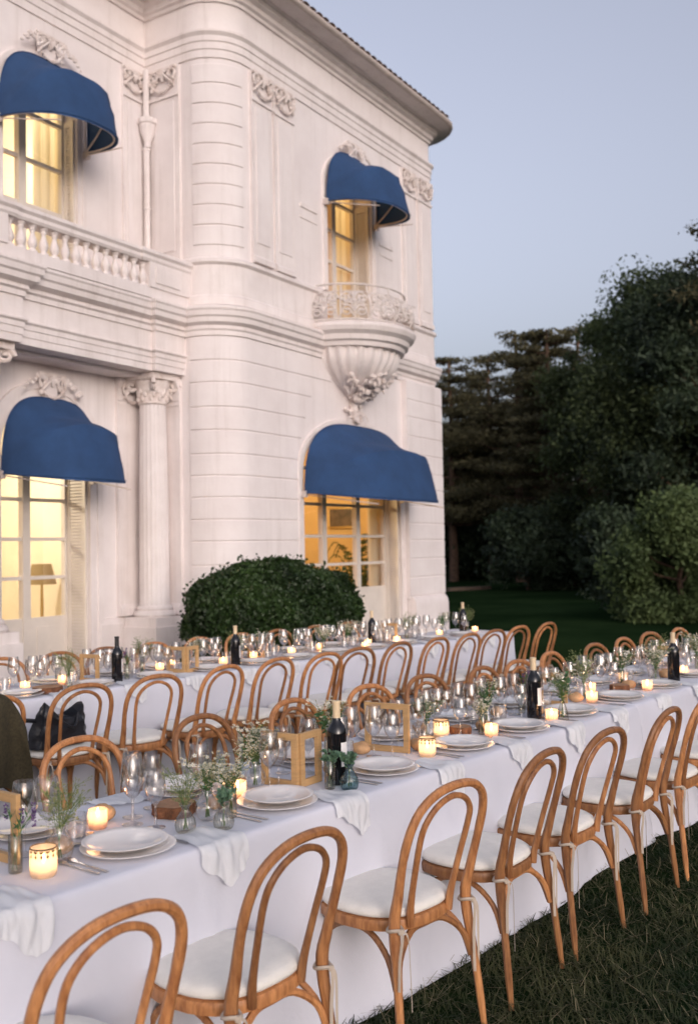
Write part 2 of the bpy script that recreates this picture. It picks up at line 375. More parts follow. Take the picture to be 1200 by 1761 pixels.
# roof: a low hip rising from the eaves with its tile courses, the front edge of each tile row shows
rf = MB(); rf.sweep([(.47, 9.125), (.47, 9.15), (-.3, 9.42), (-2.2, 9.9), (-2.2, 9.8), (-.3, 9.30)], RO)
roof = part(rf, 'roof', 'roof_tile', smooth=True, ang=30)
tile_me = None
tp = MB()
for k in range(7):
    a = PI*k/6; tp.v += [(math.cos(a)*.070, -.01, math.sin(a)*.028), (math.cos(a)*.062, .42, math.sin(a)*.025+.12)]
for k in range(6): tp.f.append((2*k, 2*k+2, 2*k+3, 2*k+1))
tile_me = tp.mesh('tile', 'roof_tile', True)
xt = 10.5
while xt < XR-.2:
    link('tile', tile_me, roof, (xt-VO[0]+random.uniform(-.01, .01), 7.51-VO[1], 9.145), random.uniform(-.04, .04)); xt += .165

# pilasters of the upper storey
def panel_pilaster(path, z0, z1, d):
    mb = MB(); mb.sweep([(0, z0), (d+.03, z0), (d+.03, z0+.07), (d, z0+.10), (d, z1), (0, z1)], path)
    return mb
def ornament(scale=1.0, seed=0):
    # carved capital: two curling volutes, a leaf between them and a garland looped below
    rg = random.Random(seed); mb = MB(); s = scale
    for sg in (-1, 1):
        pts = []; N = 22
        for i in range(N):
            a = i/N*2.6*PI; r = .085*s*(1-i/N*.82); pts.append((sg*(.17*s-r*math.cos(a)*.9), -.03*s-.02*s*(i/N), .02*s+r*math.sin(a)))
        mb.tube(pts, [.020*s*(1-.4*i/N) for i in range(N)], 6)
        mb.tube(crom([(sg*.10*s, -.02*s, .10*s), (sg*.03*s, -.05*s, .06*s), (sg*.16*s, -.05*s, -.08*s)], 5), .014*s, 6)
        for k in range(4): mb.ball((sg*(.10+.03*k)*s, -.03*s, (-.02-.035*k)*s), .026*s*rg.uniform(.7, 1.2), 6, 4, (1, .8, 1.2))
    for k in range(13):
        t = k/12; x = (t-.5)*.40*s; z = -.05*s-.14*s*(1-(2*t-1)**2)
        mb.ball((x, -.04*s, z), .024*s*rg.uniform(.7, 1.25), 6, 4)
    for k in range(5):
        a = (k-2)*.42; mb.tube(crom([(0, -.02*s, -.03*s), (math.sin(a)*.05*s, -.05*s, .04*s), (math.sin(a)*.10*s, -.06*s, .05*s+math.cos(a)*.06*s)], 4), [.022*s, .02*s, .018*s, .017*s, .015*s, .014*s, .012*s, .01*s, .006*s], 6)
    mb.box(-.22*s, .22*s, -.045*s, 0, .105*s, .135*s)
    return mb
def put(mb, loc, rz): return mb.xform(Matrix.Translation(loc) @ Matrix.Rotation(rz, 4, 'Z'))
for x0, x1, d in ((10.46, 10.90, .05), (10.98, 11.44, .035), (14.62, 15.10, .035), (15.18, 15.64, .05)):
    p_ = part(panel_pilaster([(x0, 8.0), (x1, 8.0)], 5.475, 8.08, d), 'pilaster', 'plaster_trim')
    q = MB(); q.box(x0+.08, x1-.08, 8.0-d-.012, 8.0-d+.002, 5.75, 7.60); part(q, 'panel', 'plaster', p_)
    q = MB(); q.box(x0-.015, x1+.015, 8.0-d-.022, 8.0-d+.002, 7.66, 7.70); part(q, 'astragal', 'plaster_trim', p_)
    o_ = put(ornament(1.0, int(x0*10)), ((x0+x1)/2, 8.0-d-.005, 7.93), 0); part(o_, 'capital', 'plaster_carved', p_, True)
for x0, x1 in ((9.40, 9.78), (6.55, 6.95)):
    p_ = part(panel_pilaster([(x0, YR), (x1, YR)], 5.0, 8.08, .045), 'pilaster', 'plaster_trim')
    q = MB(); q.box(x0+.07, x1-.07, YR-.057, YR-.043, 5.3, 7.60); part(q, 'panel', 'plaster', p_)
    q = MB(); q.box(x0-.01, x1+.01, YR-.067, YR-.043, 7.66, 7.70); part(q, 'astragal', 'plaster_trim', p_)
    o_ = put(ornament(.9, 5), ((x0+x1)/2, YR-.05, 7.93), 0); part(o_, 'capital', 'plaster_carved', p_, True)
p_ = part(panel_pilaster([(9.85, 9.16), (9.85, 8.66)], 5.0, 8.08, .045), 'pilaster', 'plaster_trim')
q = MB(); q.box(9.793, 9.807, 8.74, 9.08, 5.6, 7.6); part(q, 'panel', 'plaster', p_)
q = MB(); q.box(9.783, 9.807, 8.65, 9.17, 7.66, 7.70); part(q, 'astragal', 'plaster_trim', p_)
o_ = put(ornament(1.0, 9), (9.80, 8.91, 7.93), -PI/2); part(o_, 'capital', 'plaster_carved', p_, True)
# small raised panels beside the upper window
for x0, x1 in ((11.62, 12.05), (13.86, 14.3)):
    q = MB(); q.box(x0, x1, 7.982, 8.002, 6.56, 6.62); q.box(x0, x1, 7.988, 8.002, 6.40, 6.44); part(q, 'moulding', 'plaster_trim')

# arch surrounds and keystones
def surround(a, b, y, z0, sp, rise, wd, pr, name='arch_surround'):
    c = (a+b)/2; h = (b-a)/2; n = 24
    inner = [(a, z0)]+[(c-h*math.cos(PI*i/n), sp+rise*math.sin(PI*i/n)) for i in range(n+1)]+[(b, z0)]
    outer = [(a-wd, z0)]+[(c-(h+wd)*math.cos(PI*i/n), sp+(rise+wd)*math.sin(PI*i/n)) for i in range(n+1)]+[(b+wd, z0)]
    mid = [((p[0]*.45+q_[0]*.55), (p[1]*.45+q_[1]*.55)) for p, q_ in zip(inner, outer)]
    mb = MB(); vs = []; fs = []
    for p, m_, q_ in zip(inner, mid, outer):
        vs += [(p[0], y, p[1]), (p[0], y-pr*.6, p[1]), (m_[0], y-pr*.6, m_[1]), (m_[0], y-pr, m_[1]), (q_[0], y-pr, q_[1]), (q_[0], y, q_[1])]
    for i in range(len(inner)-1):
        for k in range(5): fs.append((i*6+k, (i+1)*6+k, (i+1)*6+k+1, i*6+k+1))
    mb.add(vs, fs); part(mb, name, 'plaster_trim', smooth=True, ang=25)
surround(LA, LB, 8.0, .10, 2.78, .72, .13, .03); surround(UA, UB, 8.0, 5.48, 7.15, .42, .11, .035)
surround(LLA, LLB, YR, .10, 2.86, .64, .20, .05); surround(ULA, ULB, YR, 4.9, 7.1, .42, .13, .04)
def keystone(x, y, z, s, seed):
    mb = MB(); mb.add([(-.09*s, -.06*s, -.14*s), (.09*s, -.06*s, -.14*s), (.14*s, -.09*s, .16*s), (-.14*s, -.09*s, .16*s), (-.09*s, .02, -.14*s), (.09*s, .02, -.14*s), (.14*s, .02, .16*s), (-.14*s, .02, .16*s)],
                      [(0, 1, 2, 3), (0, 4, 5, 1), (1, 5, 6, 2), (2, 6, 7, 3), (3, 7, 4, 0)])
    ks = part(put(mb, (x, y, z), 0), 'keystone', 'plaster_trim')
    orn = ornament(s, seed); rg = random.Random(seed)
    for k in range(16):
        sg = 1 if k % 2 else -1; t = k/16
        orn.ball((sg*(.16+.34*t)*s, -.04*s, (.06-.20*t*t+rg.uniform(-.03, .04))*s), .035*s*rg.uniform(.6, 1.2), 6, 4, (1.3, .7, 1))
    part(put(orn, (x, y-.07*s, z+.04*s), 0), 'carving', 'plaster_carved', ks, True)
keystone(CXR, 7.97, 7.72, .95, 3); keystone(CXL, YR-.05, 7.68, .95, 4); keystone(CXL, YR-.05, 3.62, .9, 5); keystone(CXR, 7.97, 3.66, .6, 6)

# loggia: entablature, columns, balcony
ent = MB()
ENT = [(XL, 8.64), (7.22, 8.64), (7.22, 8.71), (9.30, 8.71), (9.30, 8.64), (9.87, 8.64)]
ep = [(-.5, 3.94), (0, 3.94), (0, 4.02), (.012, 4.025), (.012, 4.10), (.024, 4.105), (.024, 4.16), (.05, 4.18), (.05, 4.20), (.008, 4.215), (.008, 4.44), (-.5, 4.44)]
ent.sweep(ep, ENT); part(ent, 'entablature', 'plaster_trim', smooth=True, ang=20)
co = MB(); co.sweep([(-.5, 4.44), (.03, 4.44), (.03, 4.50), (.06, 4.52), (.05, 4.565), (.13, 4.60), (.14, 4.66), (.165, 4.68), (.175, 4.74), (.19, 4.76), (.19, 4.79), (.10, 4.82), (-.5, 4.82)], ENT)
part(co, 'cornice', 'plaster_trim', smooth=True, ang=20)
sl = MB(); sl.box(XL, 9.849, 8.95, YR-.002, 3.90, 4.815); part(sl, 'balcony_slab', 'plaster')
# balustrade
bal = MB(); bal.box(XL, 9.86, 8.515, 8.69, 4.80, 4.93)
balus = part(bal, 'balustrade', 'plaster_trim')
q = MB(); q.sweep([(-.12, 5.24), (.08, 5.24), (.10, 5.27), (.10, 5.31), (.13, 5.34), (.13, 5.38), (-.15, 5.39), (-.15, 5.26)], [(XL, 8.58), (6.95, 8.58), (6.95, 8.60), (9.02, 8.60), (9.02, 8.58), (9.88, 8.58)])
part(q, 'handrail', 'plaster_trim', balus)
q = MB(); q.box(9.06, 9.87, 8.495, 8.675, 4.93, 5.245); q.box(9.16, 9.60, 8.478, 8.495, 4.99, 5.19); part(q, 'pier', 'plaster_trim', balus)
q = MB(); q.box(6.45, 6.93, 8.495, 8.675, 4.93, 5.245); part(q, 'pier', 'plaster_trim', balus)
bm = MB(); bm.lathe([(.055, 0), (.055, .03), (.03, .04), (.035, .055), (.052, .09), (.056, .115), (.048, .15), (.030, .20), (.024, .24), (.034, .25), (.034, .265), (.028, .275), (.05, .285), (.05, .315)], 12)
bme = bm.mesh('baluster', 'plaster_trim', True)
for i in range(14): link('baluster', bme, balus, (7.01+i*.155-VO[0], 8.585-VO[1], 4.93))
# columns
def column(x, y, z0=.0, fl=True):
    pd = MB(); pd.box(x-.30, x+.30, y-.30, y+.30, 0, .70); pd.box(x-.27, x+.27, y-.27, y+.27, .70, .82)
    c = part(pd, 'column', 'plaster_trim')
    b = MB(); b.lathe([(.26, .82), (.275, .85), (.26, .89), (.225, .90), (.235, .93), (.225, .955), (.20, .965)], 28, (x, y, 0)); part(b, 'column_base', 'plaster_trim', c, True)
    s = MB(); s.lathe([(.195, .965), (.19, 1.0), (.19, 1.3), (.187, 2.0), (.178, 2.8), (.165, 3.52), (.17, 3.54)], 120, (x, y, 0), rib=.022, nrib=20); part(s, 'shaft', 'plaster_trim', c, True, 60)
    k = MB(); k.lathe([(.17, 3.54), (.19, 3.56), (.175, 3.585), (.175, 3.70), (.22, 3.80), (.22, 3.86)], 24, (x, y, 0))
    k.box(x-.25, x+.25, y-.25, y+.25, 3.86, 3.94)
    for sx in (-1, 1):
        for sy in (-1, 1):
            pts = []
            for i in range(26):
                a = i/26*3*PI; r = .085*(1-i/26*.85); dx = .215-(.0-r*math.cos(a)); pts.append((x+sx*(.185+r*math.cos(a)*.8), y+sy*(.185+r*math.cos(a)*.8), 3.79+r*math.sin(a)))
            k.tube(pts, [.030*(1-.3*i/26) for i in range(26)], 6)
    rg = random.Random(3)
    for i in range(30):
        a = i/30*2*PI; k.ball((x+math.cos(a)*.185, y+math.sin(a)*.185, 3.62+.05*(i % 3)), .026, 6, 4, (1, 1, 1.5))
    part(k, 'capital', 'plaster_carved', c, True)
column(9.58, 8.96); column(6.93, 8.96)
# pilasters behind the columns
def lowpil(path, capc, rz):
    mb = MB(); mb.sweep([(0, .835), (.09, .835), (.09, .93), (.06, .97), (.05, .98), (.05, 3.55), (0, 3.55)], path)
    p = part(mb, 'pilaster', 'plaster_trim')
    q = MB(); q.sweep([(0, 3.55), (.06, 3.55), (.05, 3.60), (.06, 3.62), (.06, 3.76), (.11, 3.84), (.11, 3.895), (0, 3.895)], path); part(q, 'capital', 'plaster_trim', p)
    part(put(ornament(.8, 2), capc, rz), 'carving', 'plaster_carved', p, True)
lowpil([(9.24, YR), (9.70, YR)], (9.47, YR-.075, 3.74), 0)
lowpil([(9.85, 9.18), (9.85, 8.70)], (9.775, 8.94, 3.74), -PI/2)
lowpil([(6.80, YR), (7.22, YR)], (7.0, YR-.075, 3.74), 0)
# rain pipe with its hopper in the inner corner
dp = MB(); dp.tube([(9.74, 9.17, 7.05), (9.74, 9.17, 4.85)], .042, 10); dp.tube([(9.74, 9.17, 8.1), (9.74, 9.17, 7.45)], .042, 10)
pipe = part(dp, 'rain_pipe', 'plaster_trim', smooth=True)
hp = MB(); hp.lathe([(.045, 0), (.05, .08), (.10, .20), (.11, .30), (.13, .32), (.13, .38), (.10, .38)], 10, (9.74, 9.15, 7.04)); part(hp, 'hopper', 'plaster_trim', pipe, True)
for z in (5.3, 6.2, 7.0):
    hp = MB(); hp.lathe([(.043, 0), (.052, .005), (.052, .03), (.043, .035)], 10, (9.74, 9.17, z)); part(hp, 'pipe_bracket', 'plaster_trim', pipe, True)

# corner-bay balcony: moulded slab, carved corbel and wrought railing
BX, BY = 12.92, 8.0
def ell(a, b, n=36): return [(BX-a*math.cos(PI*i/n), BY-b*math.sin(PI*i/n)) for i in range(n+1)]
bs = MB()
prof = [(0, 4.60), (.86, 4.60), (.88, 4.66), (.93, 4.68), (.95, 4.75), (1.02, 4.80), (1.05, 4.86), (1.05, 4.90), (1.0, 4.93), (0, 4.93)]
vs = []; n = 40
for r, z in prof:
    for i in range(n+1): a = PI*i/n; vs.append((BX-r*1.03*math.cos(a), BY-r*.94*math.sin(a), z))
bs.add(vs, [(k*(n+1)+i, k*(n+1)+i+1, (k+1)*(n+1)+i+1, (k+1)*(n+1)+i) for k in range(len(prof)-1) for i in range(n)])
balc = part(bs, 'balcony', 'plaster_trim', smooth=True, ang=25)
cb = MB(); n = 120; vs = []
prof = [(.84, 4.60), (.83, 4.52), (.79, 4.41), (.70, 4.30), (.57, 4.20), (.43, 4.11), (.28, 4.03), (.15, 3.97), (.04, 3.94)]
for r, z in prof:
    for i in range(n+1): a = PI*i/n; g = 1+.028*math.cos(a*30); vs.append((BX-r*1.0*g*math.cos(a), BY-r*.86*g*math.sin(a), z))
cb.add(vs, [(k*(n+1)+i, k*(n+1)+i+1, (k+1)*(n+1)+i+1, (k+1)*(n+1)+i) for k in range(len(prof)-1) for i in range(n)])
cor = part(cb, 'corbel', 'plaster_trim', balc, True)
cv = MB(); rg = random.Random(11)
for k in range(90):                               # acanthus and flowers carved under the bowl
    a = PI*(.5+rg.gauss(0, .17)); t = rg.random(); r = .70*(1-t)**.8+.05; z = 4.27-.36*t-rg.random()*.06
    c = (BX-r*math.cos(a), BY-r*.86*math.sin(a)-.02, z)
    if rg.random() < .5: cv.ball(c, rg.uniform(.03, .06), 7, 5, (1.2, .8, 1))
    else:
        d = Vector((rg.gauss(0, 1), -.6, rg.gauss(0, 1))).normalized()*rg.uniform(.08, .15); c = Vector(c)
        cv.tube(crom([c-d*.5, c+Vector((0, -.03, .02)), c+d*.6], 4), [.012, .02, .026, .03, .03, .026, .02, .014, .006], 6)
for k in range(22): cv.ball((BX+rg.gauss(0, .10), 7.95, 3.95-rg.random()*.28), rg.uniform(.025, .05), 6, 4)
cv.tube([(BX, 7.90, 4.15), (BX, 7.95, 3.90), (BX, 7.965, 3.66)], [.10, .07, .03], 7)
tag(part(cv, 'carving', 'plaster_carved', balc, True), kind='stuff')
# railing: bombe outline, bars, scrolls and a shell of fanning ribs
RA, RB = 1.03, .92
def rail_pt(u, h):                               # u 0..1 along the curve, h 0..1 up
    a = PI*u; bul = .10*math.sin(PI*min(1, h*1.25))*(1-h*.5)-.10*h
    return Vector((BX-(RA+bul)*math.cos(a), BY-(RB+bul)*math.sin(a)-.0, 4.925+.56*h))
rl = MB(); rl.tube([rail_pt(i/40, 1) for i in range(41)], .016, 8); rl.tube([rail_pt(i/40, .04) for i in range(41)], .016, 6); rl.tube([rail_pt(i/40, .80) for i in range(41)], .008, 6)
rail = part(rl, 'railing', 'iron_white', smooth=True)
def scroll(u0, h0, du, dh, turns=1.6, n=24, sg=1, r=.011):
    pts = []
    for i in range(n):
        t = i/n; a = turns*2*PI*t; q = 1-.85*t; pts.append(rail_pt(u0+sg*du*q*math.cos(a), min(.98, max(.03, h0+dh*q*math.sin(a)))))
    return pts
for k in range(7):
    sb = MB(); u = (k+.5)/7; wd = .5/7
    for sg in (-1, 1):
        sb.tube(scroll(u+sg*wd*.42, .58, wd*.5, .22, sg=sg), .012, 6); sb.tube(scroll(u+sg*wd*.45, .24, wd*.45, .16, sg=-sg), .011, 6)
        sb.tube([rail_pt(u+sg*wd*(1-.8*t), .04+.74*t) for t in [i/8 for i in range(9)]], .010, 6)
        for j in range(4): sb.tube(crom([rail_pt(u, .12+.10*j), rail_pt(u+sg*wd*.35, .26+.12*j), rail_pt(u+sg*wd*.85, .28+.13*j)], 4), .011, 5)
    for j in range(5): sb.ball(rail_pt(u+(j-2)*wd*.30, .50+.05*(j % 2)), .032, 6, 4)
    sb.ball(rail_pt(u, .68), .05, 8, 5)
    part(sb, 'scrollwork', 'iron_white', rail, True)
for k in range(8):
    sb = MB(); sb.tube([rail_pt(k/7*.98+.01, h/6) for h in range(7)], .013, 6); part(sb, 'upright', 'iron_white', rail, True)

# windows: timber frames with separate panes
def window(x0, x1, z0, z1, y, cols, rows, label_dark=False, fw=.055, mw=.022, paneled=None):
    # cols: x edges of the leaves; rows: z of the glazing bars; paneled: solid below this height
    fr = MB()
    fr.box(x0, x0+fw, y-.035, y+.035, z0, z1); fr.box(x1-fw, x1, y-.035, y+.035, z0, z1)
    fr.box(x0+fw, x1-fw, y-.033, y+.033, z1-fw, z1)
    wnd = part(fr, 'window', 'joinery')
    ed = [x0+fw]+list(cols)+[x1-fw]
    for c in cols:
        q = MB(); q.box(c-fw, c+fw, y-.045, y+.04, z0, z1-fw-.002); part(q, 'stile', 'joinery', wnd)
    for i in range(len(ed)-1):
        a = ed[i]+(fw+.001 if i else 0); b = ed[i+1]-(fw+.001 if i < len(ed)-2 else 0)
        zs = [paneled if paneled else z0]+list(rows)+[z1-fw-.001]
        if paneled:
            q = MB(); q.box(a, b, y-.028, y+.028, z0, paneled-.002); q.box(a+.10, b-.10, y-.042, y-.027, z0+.12, paneled-.12); part(q, 'door_panel', 'joinery', wnd)
        for r_ in rows:
            q = MB(); q.box(a, b, y-.025, y+.025, r_-mw, r_+mw); part(q, 'glazing_bar', 'joinery', wnd)
        for j in range(len(zs)-1):
            q = MB(); za, zb = zs[j]+(mw if j else 0)+.001, zs[j+1]-(mw if j < len(zs)-2 else 0)-.001
            q.add([(a, y, za), (b, y, za), (b, y, zb), (a, y, zb)], [(0, 1, 2, 3)]); part(q, 'pane', 'window_glass', wnd)
    return wnd
window(LA+.001, LB-.001, .12, 3.52, 8.31, (12.53, 13.50), (1.41, 1.84, 2.32, 2.85), paneled=1.03)
window(UA+.001, UB-.001, 5.03, 7.58, 8.33, (12.96,), (5.6, 6.11, 6.60, 7.08))
window(LLA+.001, LLB-.001, .12, 3.51, 9.70, (8.12,), (1.36, 1.83, 2.31, 2.8), paneled=.88)
window(ULA+.001, ULB-.001, 4.92, 7.53, 9.53, (7.95,), (5.86, 6.42, 6.99))
# louvred shutters folded back into the reveals (side towards the receding jamb)
def shutter(x, y0, y1, z0, z1):
    q = MB(); q.box(x-.03, x, y0, y0+.05, z0, z1); q.box(x-.03, x, y1-.05, y1, z0, z1); q.box(x-.03, x, y0+.05, y1-.05, z0, z0+.08); q.box(x-.03, x, y0+.05, y1-.05, z1-.08, z1)
    s = part(q, 'shutter', 'joinery')
    z = z0+.10
    lm = MB()
    while z < z1-.10: lm.box(x-.024, x-.006, y0+.05, y1-.05, z, z+.028); z += .04
    tag(part(lm, 'louvres', 'joinery', s), kind='stuff')
shutter(LB-.002, 8.03, 8.27, .14, 2.78); shutter(UB-.002, 8.03, 8.29, 5.05, 7.12)
shutter(LLB-.002, YR+.03, 9.66, .14, 2.84); shutter(ULB-.002, YR+.02, 9.49, 4.95, 7.05)
# rooms behind the lit windows
def room(x0, x1, y0, y1, z0, z1, m, hole, e, lc, lp):
    q = MB(); q.add([(x0, y0, z0), (x1, y0, z0), (x1, y1, z0), (x0, y1, z0), (x0, y0, z1), (x1, y0, z1), (x1, y1, z1), (x0, y1, z1)],
                    [(4, 7, 6, 5), (1, 5, 6, 2), (2, 6, 7, 3), (3, 7, 4, 0)])
    a, b, c, d = hole                              # opening left in the wall next to the window
    q.add([(x0, y0, z0), (a, y0, z0), (a, y0, z1), (x0, y0, z1), (b, y0, z0), (x1, y0, z0), (x1, y0, z1), (b, y0, z1), (a, y0, d), (b, y0, d), (b, y0, z1), (a, y0, z1)],
          [(0, 1, 2, 3), (4, 5, 6, 7), (8, 9, 10, 11)])
    if c > z0: q.add([(a, y0, z0), (b, y0, z0), (b, y0, c), (a, y0, c)], [(0, 1, 2, 3)])
    r = part(q, 'room', m)
    f = MB(); f.add([(x0, y0, z0), (x1, y0, z0), (x1, y1, z0), (x0, y1, z0)], [(0, 1, 2, 3)]); part(f, 'room_floor', 'room_floor', r)
    # ceiling lamp of the room
    g = MB(); g.tube([(lp[0], lp[1], z1), (lp[0], lp[1], lp[2]+.12)], .008, 6); g.lathe([(.03, .12), (.12, .08), (.16, 0), (.15, -.01)], 16, lp); part(g, 'ceiling_lamp', 'brass', r, True)
    ld = bpy.data.lights.new('room_light', 'POINT'); ld.energy = e; ld.color = lc; ld.shadow_soft_size = .12
    link('room_light', ld, villa, (lp[0]-VO[0], lp[1]-VO[1], lp[2]-.10))
def curtain(x0, x1, y, z0, z1, m='curtain'):
    q = MB(); n_ = 40; q.v = [(x0+(x1-x0)*i/n_, y+.035*math.sin(i*1.25)+.012*math.sin(i*2.9), z) for i in range(n_+1) for z in (z0, z1)]
    q.f = [(2*i, 2*i+2, 2*i+3, 2*i+1) for i in range(n_)]; part(q, 'curtain', m, None, True, 80)
mat('curtain', (.82, .76, .62), .9, trans=.5)
curtain(14.18, 14.5, 8.47, .12, 3.5); curtain(13.15, 13.68, 8.47, 5.0, 7.6); curtain(8.30, 8.70, 9.69, 4.9, 7.55); curtain(7.35, 7.62, 9.69, 4.9, 7.55)
WARM = (1, .73, .37); WARM2 = (1, .86, .66)
room(11.0, 15.6, 8.36, 12.2, .09, 3.72, 'room_wall', (LA, LB, .12, 3.54), 80, WARM, (13.2, 10.3, 2.9))
room(11.3, 15.5, 8.38, 12.0, 4.98, 8.3, 'room_wall', (UA, UB, 5.03, 7.6), 80, WARM, (13.3, 9.8, 7.5))
room(5.4, 9.8, 9.76, 13.2, .09, 3.85, 'room_wall_pale', (LLA, LLB, .12, 3.54), 85, WARM2, (8.0, 11.2, 3.0))
room(5.4, 9.8, 9.59, 13.0, 4.86, 8.3, 'room_wall_pale', (ULA, ULB, 4.9, 7.56), 100, WARM2, (8.2, 10.9, 7.5))
# house body behind the fronts
hb = MB(); hb.box(5.2, 15.77, 13.3, 14.0, 0, 9.05); part(hb, 'back_wall', 'plaster')

# awnings: hoops hinged at the jambs with cloth stretched over them
def awning(cx, y, zp, a, L, label, phis=(3, 54, 95), rect=.80):
    t = thing('awning', label, 'awning', (cx, y, zp))
    n = 26
    def hoop(phi, k=1.0):
        pts = []
        for i in range(n+1):
            q = PI*i/n; ex = .62+(rect-.62)*min(1, phi/1.2); c_, s_ = math.cos(q), math.sin(q)
            X = -a*math.copysign(abs(c_)**ex, c_); H_ = L*k*abs(s_)**ex
            pts.append(Vector((X, -.03-H_*math.sin(phi), H_*math.cos(phi))))
        return pts
    hs_ = [R_(p) for p in phis]; rows = []
    for j in range(len(hs_)-1):
        for s in range(7):
            u = s/7; k = 1-(.05 if j else .17)*math.sin(PI*u); rows.append(hoop(hs_[j]*(1-u)+hs_[j+1]*u, k))
    rows.append(hoop(hs_[-1]))
    last = rows[-1]; rows.append([p+Vector((0, -.01, -.035*abs(math.sin(PI*i/n))**.5)) for i, p in enumerate(last)])
    sd0 = cx*3+zp; rw = []
    for j, r in enumerate(rows):                   # cloth is slack: soft diagonal creases running in from the corners
        q_ = []
        for i, p in enumerate(r):
            e = math.sin(PI*i/n)*math.sin(PI*min(1, j/(len(rows)-2)))
            d_ = .034*noise.noise(Vector((i*.55+j*.35, j*.28-i*.1, sd0)))+.018*noise.noise(Vector((i*.9-j*.5, j*.6, sd0+5)))
            q_.append(p+p.normalized()*d_*e if p.length > 1e-4 else p)
        rw.append(q_)
    rows = rw
    mb = MB(); vs = [p for r in rows for p in r]; m = n+1
    mb.add(vs, [(j*m+i, j*m+i+1, (j+1)*m+i+1, (j+1)*m+i) for j in range(len(rows)-1) for i in range(n)])
    o = mb.build('canopy', 'awning_blue', t, smooth=True, ang=22)
    for j, p in enumerate(hs_):
        if j != 1: sm = MB(); sm.tube([q*(1.004) for q in hoop(p)], .009, 6); sm.build('seam', 'awning_blue', t, smooth=True)
        h = MB(); h.tube([q*.955 for q in hoop(p)], .011, 6); h.build('hoop', 'gutter_zinc', t, smooth=True)
    for sg in (-1, 1):
        st = MB(); st.tube([Vector((sg*a*.98, -.02, -.02)), Vector((sg*a*.70, -L*.93, -.10+L*math.cos(hs_[-1])*.9))], .008, 6); st.build('stay', 'gutter_zinc', t, smooth=True)
        br = MB(); br.box(sg*a-.03, sg*a+.03, -.06, .012, -.06, .03); br.build('bracket', 'gutter_zinc', t)
    return t
awning(CXR-.02, 7.96, 2.44, 1.42, 1.06, 'wide blue canopy awning over the tall door below the curved balcony')
awning(12.94, 7.95, 6.80, .73, .86, 'small blue hood awning over the window of the curved iron balcony')
awning(CXL-.01, YR-.06, 2.56, .69, .92, 'blue hood awning over the arched door between the columns')
awning(CXL-.04, YR-.05, 6.64, .67, .90, 'blue hood awning over the window behind the stone balustrade')

# things seen through the windows
tl = thing('table_lamp', 'table lamp with tapered shade inside the room between the columns', 'lamp', (9.42, 10.9, .09))
q = MB(); q.lathe([(.14, 0), (.15, .02), (.03, .05), (.018, .4), (.022, .8), (.015, 1.22)], 16); q.build('lamp_stand', 'brass', tl, smooth=True)
q = MB(); q.lathe([(.20, 1.14), (.13, 1.42)], 20); q.build('lamp_shade', 'shade', tl, smooth=True)
pc = thing('picture', 'dark framed picture on the wall behind the wide door', 'picture', (15.575, 9.85, 2.22), PI/2)
q = MB(); q.box(-.30, .30, -.02, .02, -.16, .16); q.build('canvas', 'picture', pc)
for zz_ in (-.18, .18):
    q = MB(); q.box(-.33, .33, -.02, .03, zz_-.02, zz_+.02); q.build('picture_frame', 'brass', pc)
sb = thing('sideboard', 'brown cabinet standing behind the wide door', 'cabinet', (14.9, 11.6, .09))
q = MB(); q.box(-.8, .8, -.25, .25, .12, 1.0); q.build('cabinet_body', 'picture', sb)
q = MB(); q.box(-.85, .85, -.28, .27, 1.0, 1.04); q.build('cabinet_top', 'room_floor', sb)
for sx in (-.74, .74):
    for sy in (-.2, .2):
        q = MB(); q.box(sx-.03, sx+.03, sy-.03, sy+.03, 0, .12); q.build('leg', 'room_floor', sb)
pm = thing('potted_palm', 'arching green palm in a pot behind the wide door', 'plant', (14.62, 8.95, .09))
q = MB(); q.lathe([(.14, 0), (.18, .3), (.2, .32), (.17, .32), (.15, .28), (.01, .28)], 16); q.build('pot', 'stone_grey', pm, smooth=True)
rg = random.Random(5)
for k in range(22):
    a = rg.uniform(0, 2*PI); ln = rg.uniform(.3, .62); hh = rg.uniform(1.4, 2.7); fr = MB(); pts = []
    for i in range(13):
        u = i/12; pts.append(Vector((math.cos(a)*ln*u, math.sin(a)*ln*u, .28+hh*(u*1.6-u*u*1.1))))
    fr.tube(pts, .006, 4)
    for i in range(3, 13):
        T = (pts[i]-pts[i-1]).normalized(); S = T.cross(Vector((0, 0, 1))).normalized()
        for sg in (-1, 1):
            e = pts[i]+(S*sg*.8+T*.5-Vector((0, 0, .35)))*.20*(1.1-i/14); fr.add([pts[i]-T*.02, e, pts[i]+T*.02], [(0, 1, 2)])
    fr.build('frond', 'leaves_light', pm)

